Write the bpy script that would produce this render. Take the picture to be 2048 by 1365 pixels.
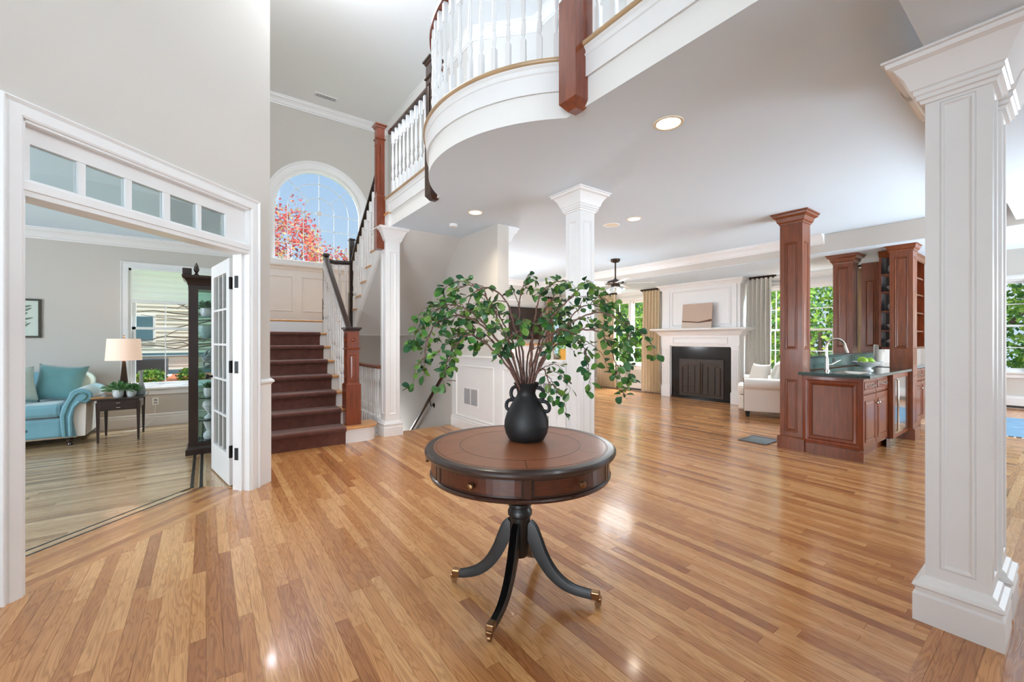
import bpy, bmesh, math, random
from mathutils import Vector, Matrix
random.seed(11)
for o in list(bpy.data.objects): bpy.data.objects.remove(o)
SC = bpy.context.scene
COL = SC.collection
PI = math.pi

# ------------------------------------------------------------------ camera
TH = 0.6329                      # azimuth of the view, clockwise from +Y
CAMH = 1.25
cam = bpy.data.cameras.new('camera')
cam.lens = 14.657; cam.sensor_width = 36.0; cam.shift_y = -0.0013
cam.clip_start = 0.05; cam.clip_end = 200
co = bpy.data.objects.new('camera', cam); COL.objects.link(co)
co.location = (0, 0, CAMH); co.rotation_euler = (PI/2, 0, -TH)
SC.camera = co
SC.view_settings.view_transform = 'Standard'
SC.view_settings.look = 'None'
SC.view_settings.gamma = 1.0
SC.view_settings.use_curve_mapping = False
SC.view_settings.exposure = 0.92
try:
    SC.cycles.max_bounces = 10; SC.cycles.diffuse_bounces = 6; SC.cycles.glossy_bounces = 4
    SC.cycles.transmission_bounces = 8; SC.cycles.transparent_max_bounces = 16
    SC.cycles.sample_clamp_indirect = 6.0
    SC.cycles.caustics_reflective = False; SC.cycles.caustics_refractive = False
    SC.cycles.use_denoising = True
except Exception: pass

# ------------------------------------------------------------------ world: blue sky with thin clouds
w = bpy.data.worlds.new('sky'); SC.world = w; w.use_nodes = True
nt = w.node_tree; nt.nodes.clear()
out = nt.nodes.new('ShaderNodeOutputWorld'); bg = nt.nodes.new('ShaderNodeBackground')
tc = nt.nodes.new('ShaderNodeTexCoord'); sep = nt.nodes.new('ShaderNodeSeparateXYZ')
rp = nt.nodes.new('ShaderNodeValToRGB')
rp.color_ramp.elements[0].position = 0.0; rp.color_ramp.elements[0].color = (0.62, 0.76, 0.90, 1)
rp.color_ramp.elements[1].position = 0.75; rp.color_ramp.elements[1].color = (0.20, 0.42, 0.80, 1)
nz = nt.nodes.new('ShaderNodeTexNoise'); nz.inputs['Scale'].default_value = 3.2; nz.inputs['Detail'].default_value = 6
mp = nt.nodes.new('ShaderNodeMapping'); mp.inputs['Scale'].default_value = (1, 1, 2.6)
cr = nt.nodes.new('ShaderNodeValToRGB')
cr.color_ramp.elements[0].position = 0.50; cr.color_ramp.elements[0].color = (0, 0, 0, 1)
cr.color_ramp.elements[1].position = 0.72; cr.color_ramp.elements[1].color = (1, 1, 1, 1)
mx = nt.nodes.new('ShaderNodeMix'); mx.data_type = 'RGBA'
mx.inputs[7].default_value = (0.93, 0.95, 0.97, 1)
L = nt.links.new
L(tc.outputs['Generated'], sep.inputs[0]); L(sep.outputs['Z'], rp.inputs[0])
L(tc.outputs['Generated'], mp.inputs[0]); L(mp.outputs[0], nz.inputs['Vector']); L(nz.outputs[0], cr.inputs[0])
L(cr.outputs[0], mx.inputs[0]); L(rp.outputs[0], mx.inputs[6]); L(mx.outputs[2], bg.inputs[0])
bg.inputs[1].default_value = 0.56
L(bg.outputs[0], out.inputs[0])

def light(name, kind, loc, rot, energy, color=(1, 1, 1), size=None, sy=None, **kw):
    d = bpy.data.lights.new(name, kind); d.energy = energy; d.color = color
    if kind == 'AREA':
        d.shape = 'RECTANGLE'; d.size = size; d.size_y = sy or size
    for k, v in kw.items(): setattr(d, k, v)
    o = bpy.data.objects.new(name, d); COL.objects.link(o)
    o.location = loc; o.rotation_euler = rot
    return o
def aim(v):
    return Vector(v).normalized().to_track_quat('-Z', 'Y').to_euler()
# sun, high over the garden side of the house
light('sun', 'SUN', (20, -5, 20), aim((-0.42, 0.22, -0.88)), 2.6, (1.0, 0.95, 0.87), angle=0.01)
COOL_FILL = (0.80, 0.91, 1.0)
# added cool fill panels, mostly at assumed windows out of view
light('entry_fill_light', 'AREA', (0.3, -2.35, 2.0), aim((0.35, 1, 0.5)), 12, COOL_FILL, 3.6, 3.6)
light('foyer_side_fill_light', 'AREA', (-3.3, -0.9, 1.5), aim((6.2, 5.2, 0.30)), 40, COOL_FILL, 3.0, 2.4, spread=1.35)  # added fill, narrowed and aimed at the half wall
light('landing_fill_light', 'AREA', (1.6, 9.3, 5.9), aim((0.1, -1, -0.75)), 1300, (0.80, 0.91, 1.0), 2.4, 1.2)  # added fill outside the arched window, above what shows through it
light('dining_fill_light', 'AREA', (6.4, -2.35, 1.2), aim((-0.05, 1, 0.55)), 85, COOL_FILL, 4.0, 1.7, spread=1.7)
light('breakfast_fill_light', 'AREA', (10.2, -2.35, 1.6), aim((-0.1, 1, 0.1)), 80, COOL_FILL, 2.4, 1.9)
light('den_fill_light', 'AREA', (-4.4, 4.6, 1.4), aim((1, 0.15, 0.2)), 80, COOL_FILL, 2.6, 1.8)
light('hall_fill_light', 'AREA', (2.6, -2.3, 4.2), aim((0.12, 1, 0.10)), 95, COOL_FILL, 1.3, 1.7)
# added area fills outside the garden windows, hidden above and below the panes
for yy in (6.7, 2.7):
    light('garden_upper_fill_light', 'AREA', (9.7, yy, 3.5), aim((-1, 0, -0.75)), 800, (0.80, 0.91, 1.0), 2.2, 1.4)
    light('garden_lower_fill_light', 'AREA', (9.4, yy, -0.35), aim((-1, 0, 1.6)), 1300, (0.84, 0.93, 1.0), 2.2, 1.0)
# added point fills without fixtures, out of view; the last is the fan's lamp
light('high_hall_fill_light', 'POINT', (1.0, 4.2, 4.9), (0, 0, 0), 50, (0.90, 0.95, 1.0), shadow_soft_size=0.5)  # added to brighten the landing walls and high ceiling
light('basement_fill_light', 'POINT', (2.30, 7.6, -0.55), (0, 0, 0), 9, (0.88, 0.94, 1.0), shadow_soft_size=0.12)  # unseen fill for the stair soffit and the well wall
light('family_fill_light', 'POINT', (4.3, 7.0, 1.30), (0, 0, 0), 72, (0.88, 0.94, 1.0), shadow_soft_size=0.3)  # added to brighten the family room, hidden behind the mid wall
light('stair_fill_light', 'POINT', (0.50, 4.78, 1.95), (0, 0, 0), 10, (0.92, 0.96, 1.0), shadow_soft_size=0.035)  # added fill hidden round the wall corner, for half wall and soffit
light('kitchen_fill_light', 'POINT', (6.4, -1.0, 1.7), (0, 0, 0), 30, (0.88, 0.94, 1.0), shadow_soft_size=0.25)  # added fill for the kitchen side, outside the frame
light('fan_lamp_light', 'POINT', (5.95, 4.96, 2.05), (0, 0, 0), 14, (0.92, 0.96, 1.0), shadow_soft_size=0.3)

# ------------------------------------------------------------------ materials
def lin(c):
    c = c/255.0
    return c/12.92 if c <= 0.04045 else ((c+0.055)/1.055)**2.4
def rgb(*c): return (lin(c[0]), lin(c[1]), lin(c[2]), 1)
def mat(name, c, rough=0.5, metal=0.0, coat=0.0, var=0.0, vs=30.0, bump=0.0, bs=60.0, emit=None, es=0.0, sheen=0.0, spec=0.5, stretch=None, ior=None, trans=0.0, coord='Object'):
    m = bpy.data.materials.new(name); m.use_nodes = True
    n = m.node_tree.nodes; l = m.node_tree.links.new
    b = n['Principled BSDF']
    b.inputs['Base Color'].default_value = rgb(*c)
    b.inputs['Roughness'].default_value = rough; b.inputs['Metallic'].default_value = metal
    b.inputs['Coat Weight'].default_value = coat; b.inputs['Coat Roughness'].default_value = 0.12
    b.inputs['Specular IOR Level'].default_value = spec
    b.inputs['Sheen Weight'].default_value = sheen
    b.inputs['Transmission Weight'].default_value = trans
    if ior: b.inputs['IOR'].default_value = ior
    if emit: b.inputs['Emission Color'].default_value = rgb(*emit); b.inputs['Emission Strength'].default_value = es
    if var or bump:
        t = n.new('ShaderNodeTexCoord'); mpn = n.new('ShaderNodeMapping')
        mpn.inputs['Scale'].default_value = stretch or (1, 1, 1)
        l(t.outputs[coord], mpn.inputs[0])
    if var:
        q = n.new('ShaderNodeTexNoise'); q.inputs['Scale'].default_value = vs; q.inputs['Detail'].default_value = 5
        r = n.new('ShaderNodeValToRGB')
        r.color_ramp.elements[0].position = 0.25; r.color_ramp.elements[1].position = 0.75
        r.color_ramp.elements[0].color = tuple(x*(1-var) for x in rgb(*c)[:3])+(1,)
        r.color_ramp.elements[1].color = tuple(min(1, x*(1+var)) for x in rgb(*c)[:3])+(1,)
        l(mpn.outputs[0], q.inputs['Vector']); l(q.outputs[0], r.inputs[0]); l(r.outputs[0], b.inputs['Base Color'])
    if bump:
        q2 = n.new('ShaderNodeTexNoise'); q2.inputs['Scale'].default_value = bs; q2.inputs['Detail'].default_value = 4
        bn = n.new('ShaderNodeBump'); bn.inputs['Strength'].default_value = bump; bn.inputs['Distance'].default_value = 0.004
        l(mpn.outputs[0], q2.inputs['Vector']); l(q2.outputs[0], bn.inputs['Height']); l(bn.outputs[0], b.inputs['Normal'])
    return m
M = {}
M['wall'] = mat('greige_wall_paint', (200, 195, 188), 0.85, bump=0.05, bs=220)
M['hall_wall'] = mat('hall_wall_paint', (204, 203, 201), 0.85)
M['ceiling'] = mat('ceiling_bounce_tint', (214, 231, 245), 0.9)  # white paint tinted blue to offset warm light bounced off the floor
M['ceiling_high'] = mat('high_ceiling_paint', (234, 235, 236), 0.9)
M['fascia'] = mat('fascia_paint', (228, 227, 224), 0.8)  # edge of the same slab, plain white where light hits it directly
M['slat'] = mat('grille_slat_grey', (196, 198, 202), 0.6)
M['white'] = mat('white_trim_paint', (230, 230, 230), 0.38, var=0.015, vs=6)
M['plaster'] = mat('ceiling_light_ring', (226, 214, 190), 0.5)
M['cherry'] = mat('cherry_wood', (118, 60, 29), 0.32, coat=0.22, var=0.30, vs=5, stretch=(9, 9, 0.9), bump=0.06, bs=30)
M['cherry_red'] = mat('red_cherry_wood', (120, 54, 27), 0.27, coat=0.4, var=0.30, vs=5, stretch=(9, 9, 0.9))
M['dark_wood'] = mat('dark_mahogany', (52, 29, 22), 0.25, coat=0.4, var=0.3, vs=6, stretch=(8, 8, 1))
M['espresso'] = mat('espresso_wood', (38, 24, 21), 0.28, coat=0.3, var=0.3, vs=8)
M['tabletop_rim'] = mat('ebonised_rim', (50, 36, 31), 0.32, coat=0.25, var=0.3, vs=12)
M['drawer'] = mat('table_drawer_mahogany', (72, 35, 21), 0.28, coat=0.3, var=0.3, vs=8, stretch=(3, 3, 14))
M['leather'] = mat('tooled_leather', (150, 90, 58), 0.36, coat=0.15, var=0.16, vs=7, bump=0.05, bs=300)
M['leg_black'] = mat('blackened_wood', (18, 15, 14), 0.42, coat=0.1, var=0.3, vs=20)
M['brass'] = mat('antique_brass', (150, 116, 84), 0.3, metal=1, var=0.2, vs=40)
M['nickel'] = mat('polished_nickel', (206, 200, 190), 0.16, metal=1)
M['bronze'] = mat('dark_bronze', (60, 48, 38), 0.32, metal=0.8)
M['black_metal'] = mat('oiled_black_metal', (26, 24, 22), 0.35, metal=0.6)
M['ceramic_black'] = mat('matt_black_ceramic', (18, 18, 20), 0.55, bump=0.25, bs=26, stretch=(0.3, 0.3, 9), var=0.2, vs=14)
M['bark'] = mat('twig_bark', (104, 74, 64), 0.7, var=0.35, vs=60)
M['oak_tread'] = mat('oak_tread', (206, 150, 92), 0.3, coat=0.3, var=0.15, vs=6, stretch=(2, 14, 14))
M['oak_nosing'] = mat('oak_nosing', (178, 148, 112), 0.35, coat=0.2, var=0.12, vs=8)
M['carpet'] = mat('brown_runner_carpet', (100, 60, 50), 0.95, var=0.26, vs=16, bump=0.6, bs=500, sheen=0.25)
M['granite'] = mat('green_granite', (44, 66, 64), 0.08, coat=0.4, var=0.45, vs=120)
M['splash'] = mat('green_granite_splash', (74, 100, 96), 0.12, coat=0.3, var=0.2, vs=120)
M['black_glass'] = mat('black_granite_surround', (20, 18, 18), 0.12, spec=0.25)
M['firebox'] = mat('fire_screen_metal', (54, 45, 40), 0.5, metal=0.2, var=0.25, vs=10)
M['steel_front'] = mat('mirror_steel', (190, 190, 188), 0.12, metal=1)
M['linen'] = mat('cream_linen', (226, 219, 210), 0.9, var=0.05, vs=80, bump=0.3, bs=400, sheen=0.2)
M['curtain'] = mat('linen_curtain', (216, 198, 168), 0.9, var=0.06, vs=30, bump=0.2, bs=300)
M['curtain_grey'] = mat('pale_curtain', (216, 212, 204), 0.9, var=0.05, vs=30, bump=0.2, bs=300)
M['teal'] = mat('teal_velvet', (108, 158, 172), 0.7, var=0.16, vs=7, sheen=0.6, bump=0.15, bs=200)
M['teal_dark'] = mat('deep_teal_velvet', (86, 136, 138), 0.75, var=0.12, vs=9, sheen=0.5)
M['pale_green'] = mat('pale_sage_fabric', (198, 212, 202), 0.85, var=0.05, vs=20)
M['lamp_shade'] = mat('lit_lampshade', (236, 214, 200), 0.8, emit=(255, 214, 186), es=0.22)
M['pot_white'] = mat('white_glaze', (222, 226, 226), 0.25)
M['pot_green'] = mat('celadon_glaze', (170, 200, 196), 0.2, var=0.3, vs=12, stretch=(9, 9, 0.2))
M['grey_glaze'] = mat('grey_glaze', (150, 162, 164), 0.3)
M['bowl_fruit'] = mat('green_apple_skin', (150, 190, 60), 0.3, var=0.15, vs=9)
M['frame_dark'] = mat('grey_green_frame', (72, 70, 60), 0.5)
M['paper'] = mat('pale_print_paper', (206, 216, 206), 0.8)
M['ink'] = mat('print_ink', (116, 132, 116), 0.9)
M['canvas_tan'] = mat('tan_canvas', (190, 168, 152), 0.8, var=0.04, vs=5)
M['canvas_brown'] = mat('brown_horizon_paint', (96, 68, 50), 0.7)
M['canvas_grey'] = mat('grey_sand_paint', (196, 182, 170), 0.8)
M['plate'] = mat('outlet_plastic', (236, 236, 232), 0.4)
M['slot'] = mat('dark_slot', (60, 60, 60), 0.6)
M['vent_dark'] = mat('vent_grey', (150, 152, 156), 0.6)
M['vent_slate'] = mat('slate_register_metal', (56, 62, 70), 0.5)
M['tv'] = mat('dark_screen', (44, 32, 28), 0.15)
M['orange'] = mat('amber_fabric', (236, 184, 84), 0.85, var=0.05)
M['rug_blue'] = mat('blue_rug', (112, 146, 172), 0.95, var=0.25, vs=6)
M['inlay'] = mat('black_walnut_inlay', (34, 32, 30), 0.4)
M['shelf_dark'] = mat('shelf_interior', (52, 46, 44), 0.5)
M['terracotta'] = mat('bark_mulch', (196, 120, 86), 0.95, var=0.3, vs=30)
M['grass'] = mat('lawn_grass', (120, 160, 80), 0.9, var=0.3, vs=14)
M['siding'] = mat('cream_siding', (224, 218, 204), 0.8)
M['roof'] = mat('house_trim_white', (236, 236, 232), 0.6)
M['house_glass'] = mat('house_window_glass', (86, 120, 134), 0.15)
M['ac'] = mat('ac_metal', (66, 74, 82), 0.6, var=0.1)
M['trunk'] = mat('tree_bark', (92, 76, 66), 0.9, var=0.3, vs=12)
def emission(name, c, s):
    m = bpy.data.materials.new(name); m.use_nodes = True
    n = m.node_tree.nodes; n.clear()
    e = n.new('ShaderNodeEmission'); e.inputs[0].default_value = rgb(*c); e.inputs[1].default_value = s
    o = n.new('ShaderNodeOutputMaterial'); m.node_tree.links.new(e.outputs[0], o.inputs[0])
    return m
M['bulb'] = emission('lit_downlight', (255, 236, 205), 6.0)
def glass(name, tint=(245, 250, 250), refl=0.10):
    m = bpy.data.materials.new(name); m.use_nodes = True
    n = m.node_tree.nodes; n.clear(); l = m.node_tree.links.new
    t = n.new('ShaderNodeBsdfTransparent'); t.inputs[0].default_value = rgb(*tint)
    g = n.new('ShaderNodeBsdfGlossy'); g.inputs['Roughness'].default_value = 0.02
    f = n.new('ShaderNodeFresnel'); f.inputs[0].default_value = 1.45
    mth = n.new('ShaderNodeMath'); mth.operation = 'MULTIPLY'; mth.inputs[1].default_value = refl*10
    mm = n.new('ShaderNodeMixShader'); o = n.new('ShaderNodeOutputMaterial')
    l(f.outputs[0], mth.inputs[0]); l(mth.outputs[0], mm.inputs[0]); l(t.outputs[0], mm.inputs[1]); l(g.outputs[0], mm.inputs[2]); l(mm.outputs[0], o.inputs[0])
    return m
M['glass'] = glass('window_glass', refl=0.06)
M['shelf_glass'] = glass('shelf_glass', (206, 228, 222), 0.1)
def leafmat(name, cols, rough=0.45, trans=0.25):
    m = bpy.data.materials.new(name); m.use_nodes = True
    n = m.node_tree.nodes; l = m.node_tree.links.new; b = n['Principled BSDF']
    oi = n.new('ShaderNodeObjectInfo'); at = n.new('ShaderNodeAttribute'); at.attribute_name = 'tone'
    ad = n.new('ShaderNodeMath'); ad.operation = 'ADD'; fr = n.new('ShaderNodeMath'); fr.operation = 'FRACT'
    l(oi.outputs['Random'], ad.inputs[0]); l(at.outputs['Fac'], ad.inputs[1]); l(ad.outputs[0], fr.inputs[0])
    r = n.new('ShaderNodeValToRGB'); e = r.color_ramp.elements
    e[0].color = rgb(*cols[0]); e[1].color = rgb(*cols[-1])
    for i, c in enumerate(cols[1:-1]):
        x = e.new((i+1)/(len(cols)-1)); x.color = rgb(*c)
    l(fr.outputs[0], r.inputs[0]); l(r.outputs[0], b.inputs['Base Color'])
    b.inputs['Roughness'].default_value = rough
    tr = n.new('ShaderNodeBsdfTranslucent'); l(r.outputs[0], tr.inputs[0])
    ms = n.new('ShaderNodeMixShader'); ms.inputs[0].default_value = trans
    l(b.outputs[0], ms.inputs[1]); l(tr.outputs[0], ms.inputs[2]); l(ms.outputs[0], n['Material Output'].inputs[0])
    return m
M['leaf'] = leafmat('glossy_green_leaf', [(34, 80, 38), (64, 116, 42), (118, 150, 60), (52, 100, 58), (26, 68, 44), (84, 128, 50)], 0.35)
M['outer_leaf'] = leafmat('garden_leaf', [(60, 110, 40), (120, 165, 60), (176, 200, 84), (90, 140, 60), (64, 110, 70)], 0.6, 0.35)
M['red_leaf'] = leafmat('red_maple_leaf', [(150, 44, 58), (206, 66, 62), (232, 130, 104), (206, 196, 120), (110, 60, 84), (192, 60, 66), (224, 110, 84)], 0.6, 0.35)
M['grass_leaf'] = leafmat('potted_green_leaf', [(54, 96, 60), (90, 140, 84), (70, 120, 70)], 0.5)

# oak boards: UV.x runs along a board, UV.y across; 'tone' differs per board
def oak(name, dark, mid, lightc, rough=0.2, sat=1.0):
    m = bpy.data.materials.new(name); m.use_nodes = True
    n = m.node_tree.nodes; l = m.node_tree.links.new; b = n['Principled BSDF']
    uv = n.new('ShaderNodeUVMap'); uv.uv_map = 'UVMap'
    at = n.new('ShaderNodeAttribute'); at.attribute_name = 'tone'
    mp1 = n.new('ShaderNodeMapping'); mp1.inputs['Scale'].default_value = (1.6, 17, 1)
    cmb = n.new('ShaderNodeCombineXYZ'); l(at.outputs['Fac'], cmb.inputs[2])
    mul = n.new('ShaderNodeVectorMath'); mul.operation = 'MULTIPLY'; mul.inputs[1].default_value = (0, 0, 40)
    l(cmb.outputs[0], mul.inputs[0]); l(mul.outputs[0], mp1.inputs['Location']); l(uv.outputs[0], mp1.inputs[0])
    wv = n.new('ShaderNodeTexNoise'); wv.inputs['Scale'].default_value = 1.3; wv.inputs['Detail'].default_value = 2
    wv.inputs['Distortion'].default_value = 0.6
    l(mp1.outputs[0], wv.inputs['Vector'])
    # growth rings: contour bands of the slow noise
    sc = n.new('ShaderNodeMath'); sc.operation = 'MULTIPLY'; sc.inputs[1].default_value = 62
    sn = n.new('ShaderNodeMath'); sn.operation = 'SINE'
    l(wv.outputs[0], sc.inputs[0]); l(sc.outputs[0], sn.inputs[0])
    mr = n.new('ShaderNodeMapRange'); mr.inputs[1].default_value = -1; mr.inputs[2].default_value = 1
    l(sn.outputs[0], mr.inputs[0])
    fine = n.new('ShaderNodeTexNoise'); fine.inputs['Scale'].default_value = 3.0; fine.inputs['Detail'].default_value = 6
    mp2 = n.new('ShaderNodeMapping'); mp2.inputs['Scale'].default_value = (2.2, 90, 1)
    l(uv.outputs[0], mp2.inputs[0]); l(mul.outputs[0], mp2.inputs['Location']); l(mp2.outputs[0], fine.inputs['Vector'])
    r = n.new('ShaderNodeValToRGB'); e = r.color_ramp.elements
    e[0].position = 0.0; e[0].color = rgb(*dark); e[1].position = 1.0; e[1].color = rgb(*lightc)
    x = e.new(0.16); x.color = rgb(*[int(a*0.55+d*0.45) for a, d in zip(mid, dark)]); x = e.new(0.5); x.color = rgb(*mid)
    l(at.outputs['Fac'], r.inputs[0])
    g = n.new('ShaderNodeMix'); g.data_type = 'RGBA'; g.blend_type = 'MULTIPLY'
    rr = n.new('ShaderNodeValToRGB'); rr.color_ramp.elements[0].position = 0.02; rr.color_ramp.elements[1].position = 0.55
    rr.color_ramp.elements[0].color = (0.60, 0.52, 0.45, 1); rr.color_ramp.elements[1].color = (1, 1, 1, 1)
    l(mr.outputs[0], rr.inputs[0])
    g.inputs[0].default_value = 0.55; l(r.outputs[0], g.inputs[6]); l(rr.outputs[0], g.inputs[7])
    g2 = n.new('ShaderNodeMix'); g2.data_type = 'RGBA'; g2.blend_type = 'MULTIPLY'
    r3 = n.new('ShaderNodeValToRGB'); r3.color_ramp.elements[0].position = 0.32; r3.color_ramp.elements[1].position = 0.62
    r3.color_ramp.elements[0].color = (0.66, 0.58, 0.50, 1); r3.color_ramp.elements[1].color = (1.04, 1.04, 1.04, 1)
    l(fine.outputs[0], r3.inputs[0]); g2.inputs[0].default_value = 0.42
    l(g.outputs[2], g2.inputs[6]); l(r3.outputs[0], g2.inputs[7]); l(g2.outputs[2], b.inputs['Base Color'])
    bn = n.new('ShaderNodeBump'); bn.inputs['Strength'].default_value = 0.18; bn.inputs['Distance'].default_value = 0.002
    ad = n.new('ShaderNodeMath'); ad.operation = 'ADD'
    l(mr.outputs[0], ad.inputs[0]); l(fine.outputs[0], ad.inputs[1]); l(ad.outputs[0], bn.inputs['Height']); l(bn.outputs[0], b.inputs['Normal'])
    b.inputs['Roughness'].default_value = rough; b.inputs['Coat Weight'].default_value = 0.35
    b.inputs['Coat Roughness'].default_value = 0.10
    return m
M['oak'] = oak('oak_floor', (166, 106, 62), (202, 143, 89), (221, 168, 112))
M['oak_den'] = oak('pale_oak_floor', (160, 128, 92), (192, 160, 122), (214, 186, 148))

# ------------------------------------------------------------------ mesh helpers
class MB:
    def __init__(s): s.v = []; s.f = []; s.t = None
    def add(s, vs, fs):
        b = len(s.v); s.v += [tuple(p) for p in vs]; s.f += [tuple(b+i for i in f) for f in fs]; return s
    def box(s, x0, y0, z0, x1, y1, z1, mtx=None):
        if x0 > x1: x0, x1 = x1, x0
        if y0 > y1: y0, y1 = y1, y0
        if z0 > z1: z0, z1 = z1, z0
        vs = [Vector(p) for p in ((x0,y0,z0),(x1,y0,z0),(x1,y1,z0),(x0,y1,z0),(x0,y0,z1),(x1,y0,z1),(x1,y1,z1),(x0,y1,z1))]
        if mtx: vs = [mtx @ p for p in vs]
        return s.add(vs, [(0,3,2,1),(4,5,6,7),(0,1,5,4),(1,2,6,5),(2,3,7,6),(3,0,4,7)])
    def frustum(s, c0, a0, b0, c1, a1, b1, mtx=None):
        # rectangle at c0 (half sizes a0,b0) joined to rectangle at c1
        vs = []
        for c, a, b in ((c0, a0, b0), (c1, a1, b1)):
            for sx, sy in ((-1,-1),(1,-1),(1,1),(-1,1)): vs.append(Vector((c[0]+sx*a, c[1]+sy*b, c[2])))
        if mtx: vs = [mtx @ p for p in vs]
        return s.add(vs, [(0,3,2,1),(4,5,6,7),(0,1,5,4),(1,2,6,5),(2,3,7,6),(3,0,4,7)])
    def prism(s, poly, z0, z1, mp=None):
        n = len(poly); a = sum(poly[i][0]*poly[(i+1)%n][1]-poly[(i+1)%n][0]*poly[i][1] for i in range(n))
        if a < 0: poly = poly[::-1]
        vs = [(x, y, z0) for x, y in poly]+[(x, y, z1) for x, y in poly]
        if mp: vs = [mp(*p) for p in vs]
        return s.add(vs, [tuple(range(n))[::-1], tuple(range(n, 2*n))]+[(i, (i+1)%n, n+(i+1)%n, n+i) for i in range(n)])
    def lathe(s, prof, seg=24, c=(0, 0, 0), mtx=None, cap=True):
        b = []; 
        for r, z in prof:
            for k in range(seg):
                a = 2*PI*k/seg; p = Vector((c[0]+r*math.cos(a), c[1]+r*math.sin(a), c[2]+z)); b.append(mtx @ p if mtx else p)
        fs = []
        for i in range(len(prof)-1):
            for k in range(seg):
                k2 = (k+1) % seg; fs.append((i*seg+k, i*seg+k2, (i+1)*seg+k2, (i+1)*seg+k))
        if cap:
            if prof[0][0] > 1e-5: fs.append(tuple(range(seg))[::-1])
            if prof[-1][0] > 1e-5: fs.append(tuple((len(prof)-1)*seg+k for k in range(seg)))
        return s.add(b, fs)
    def tube(s, pts, r, seg=8, closed=False):
        pts = [Vector(p) for p in pts]; n = len(pts)
        rs = r if isinstance(r, (list, tuple)) else [r]*n
        vs = []; up = Vector((0, 0, 1)); prev = None
        for i, p in enumerate(pts):
            if closed: t = (pts[(i+1) % n]-pts[i-1])
            else: t = pts[min(i+1, n-1)]-pts[max(i-1, 0)]
            t.normalize()
            if prev is None:
                a = t.cross(up)
                if a.length < 0.1: a = t.cross(Vector((1, 0, 0)))
            else: a = prev-t*prev.dot(t)
            a.normalize(); prev = a; b = t.cross(a)
            for k in range(seg):
                q = 2*PI*k/seg; vs.append(p+(a*math.cos(q)+b*math.sin(q))*rs[i])
        fs = []
        for i in range(n if closed else n-1):
            j = (i+1) % n
            for k in range(seg):
                k2 = (k+1) % seg; fs.append((i*seg+k, i*seg+k2, j*seg+k2, j*seg+k))
        if not closed: fs += [tuple(range(seg))[::-1], tuple((n-1)*seg+k for k in range(seg))]
        return s.add(vs, fs)
    def rail(s, pts, prof):
        # sweep a (side, up) section along 3-D points, section kept upright
        pts = [Vector(p) for p in pts]; n = len(pts); m = len(prof); vs = []
        for i, p in enumerate(pts):
            t = pts[min(i+1, n-1)]-pts[max(i-1, 0)]; h = Vector((t.y, -t.x, 0))
            if h.length < 1e-6: h = Vector((1, 0, 0))
            h.normalize(); 
            for a, b in prof: vs.append(p+h*a+Vector((0, 0, b)))
        fs = [(i*m+k, i*m+(k+1) % m, (i+1)*m+(k+1) % m, (i+1)*m+k) for i in range(n-1) for k in range(m)]
        fs += [tuple(range(m))[::-1], tuple((n-1)*m+k for k in range(m))]
        return s.add(vs, fs)
    def sweep(s, path, prof, closed=False, mp=None, side=1, capped=True):
        # mitred moulding: path in a plane (u,v), profile (out, w); out is to the right of travel when side=1
        n = len(path); vs = []; m = len(prof)
        P = [Vector((p[0], p[1])) for p in path]
        def nrm(a, b):
            d = (b-a).normalized(); return Vector((d.y, -d.x))*side
        for i in range(n):
            if closed: n0 = nrm(P[i-1], P[i]); n1 = nrm(P[i], P[(i+1) % n])
            elif i == 0: n0 = n1 = nrm(P[0], P[1])
            elif i == n-1: n0 = n1 = nrm(P[-2], P[-1])
            else: n0 = nrm(P[i-1], P[i]); n1 = nrm(P[i], P[i+1])
            mi = (n0+n1); mi = mi/(1+n0.dot(n1)) if (1+n0.dot(n1)) > 1e-3 else n0
            for o, h in prof:
                q = P[i]+mi*o; c = (q.x, q.y, h); vs.append(mp(*c) if mp else c)
        fs = []
        for i in range(n if closed else n-1):
            j = (i+1) % n
            for k in range(m):
                k2 = (k+1) % m; fs.append((i*m+k, i*m+k2, j*m+k2, j*m+k))
        if not closed and capped: fs += [tuple(range(m)), tuple((n-1)*m+k for k in range(m))[::-1]]
        return s.add(vs, fs)
    def build(s, name, m, parent=None, smooth=False, bevel=0.0, sub=0, kind=None, label=None, angle=35, loc=None, recalc=True):
        me = bpy.data.meshes.new(name)
        off = Vector((0, 0, 0))
        if loc is not None:
            off = Vector(loc)
        me.from_pydata([tuple(Vector(p)-off) for p in s.v], [], s.f)
        if recalc:
            bm = bmesh.new(); bm.from_mesh(me); bmesh.ops.recalc_face_normals(bm, faces=bm.faces); bm.to_mesh(me); bm.free()
        me.materials.append(m if not isinstance(m, str) else M[m])
        if smooth:
            me.polygons.foreach_set('use_smooth', [True]*len(me.polygons))
            try: me.set_sharp_from_angle(angle=math.radians(angle))
            except Exception: pass
        o = bpy.data.objects.new(name, me); COL.objects.link(o)
        o.location = off
        if parent is not None:
            o.parent = parent; o.matrix_parent_inverse = Matrix.Identity(4)
            o.location = off - WL(parent)
        if bevel:
            b = o.modifiers.new('bevel', 'BEVEL'); b.width = bevel; b.segments = 2; b.limit_method = 'ANGLE'; b.angle_limit = math.radians(40)
        if sub:
            b = o.modifiers.new('sub', 'SUBSURF'); b.levels = sub; b.render_levels = sub
        if kind: o['kind'] = kind
        if label: o['label'] = label
        return o
def WL(o):
    v = Vector((0, 0, 0))
    while o is not None: v += o.location; o = o.parent
    return v
def thing(name, label, cat, loc=(0, 0, 0), group=None):
    o = bpy.data.objects.new(name, None); COL.objects.link(o); o.location = loc; o.empty_display_size = 0.1
    o['label'] = label; o['category'] = cat
    if group: o['group'] = group
    return o
def tag(o, label, cat, group=None):
    o['label'] = label; o['category'] = cat
    if group: o['group'] = group
    return o
def struct(o):
    o['kind'] = 'structure'; return o
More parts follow.
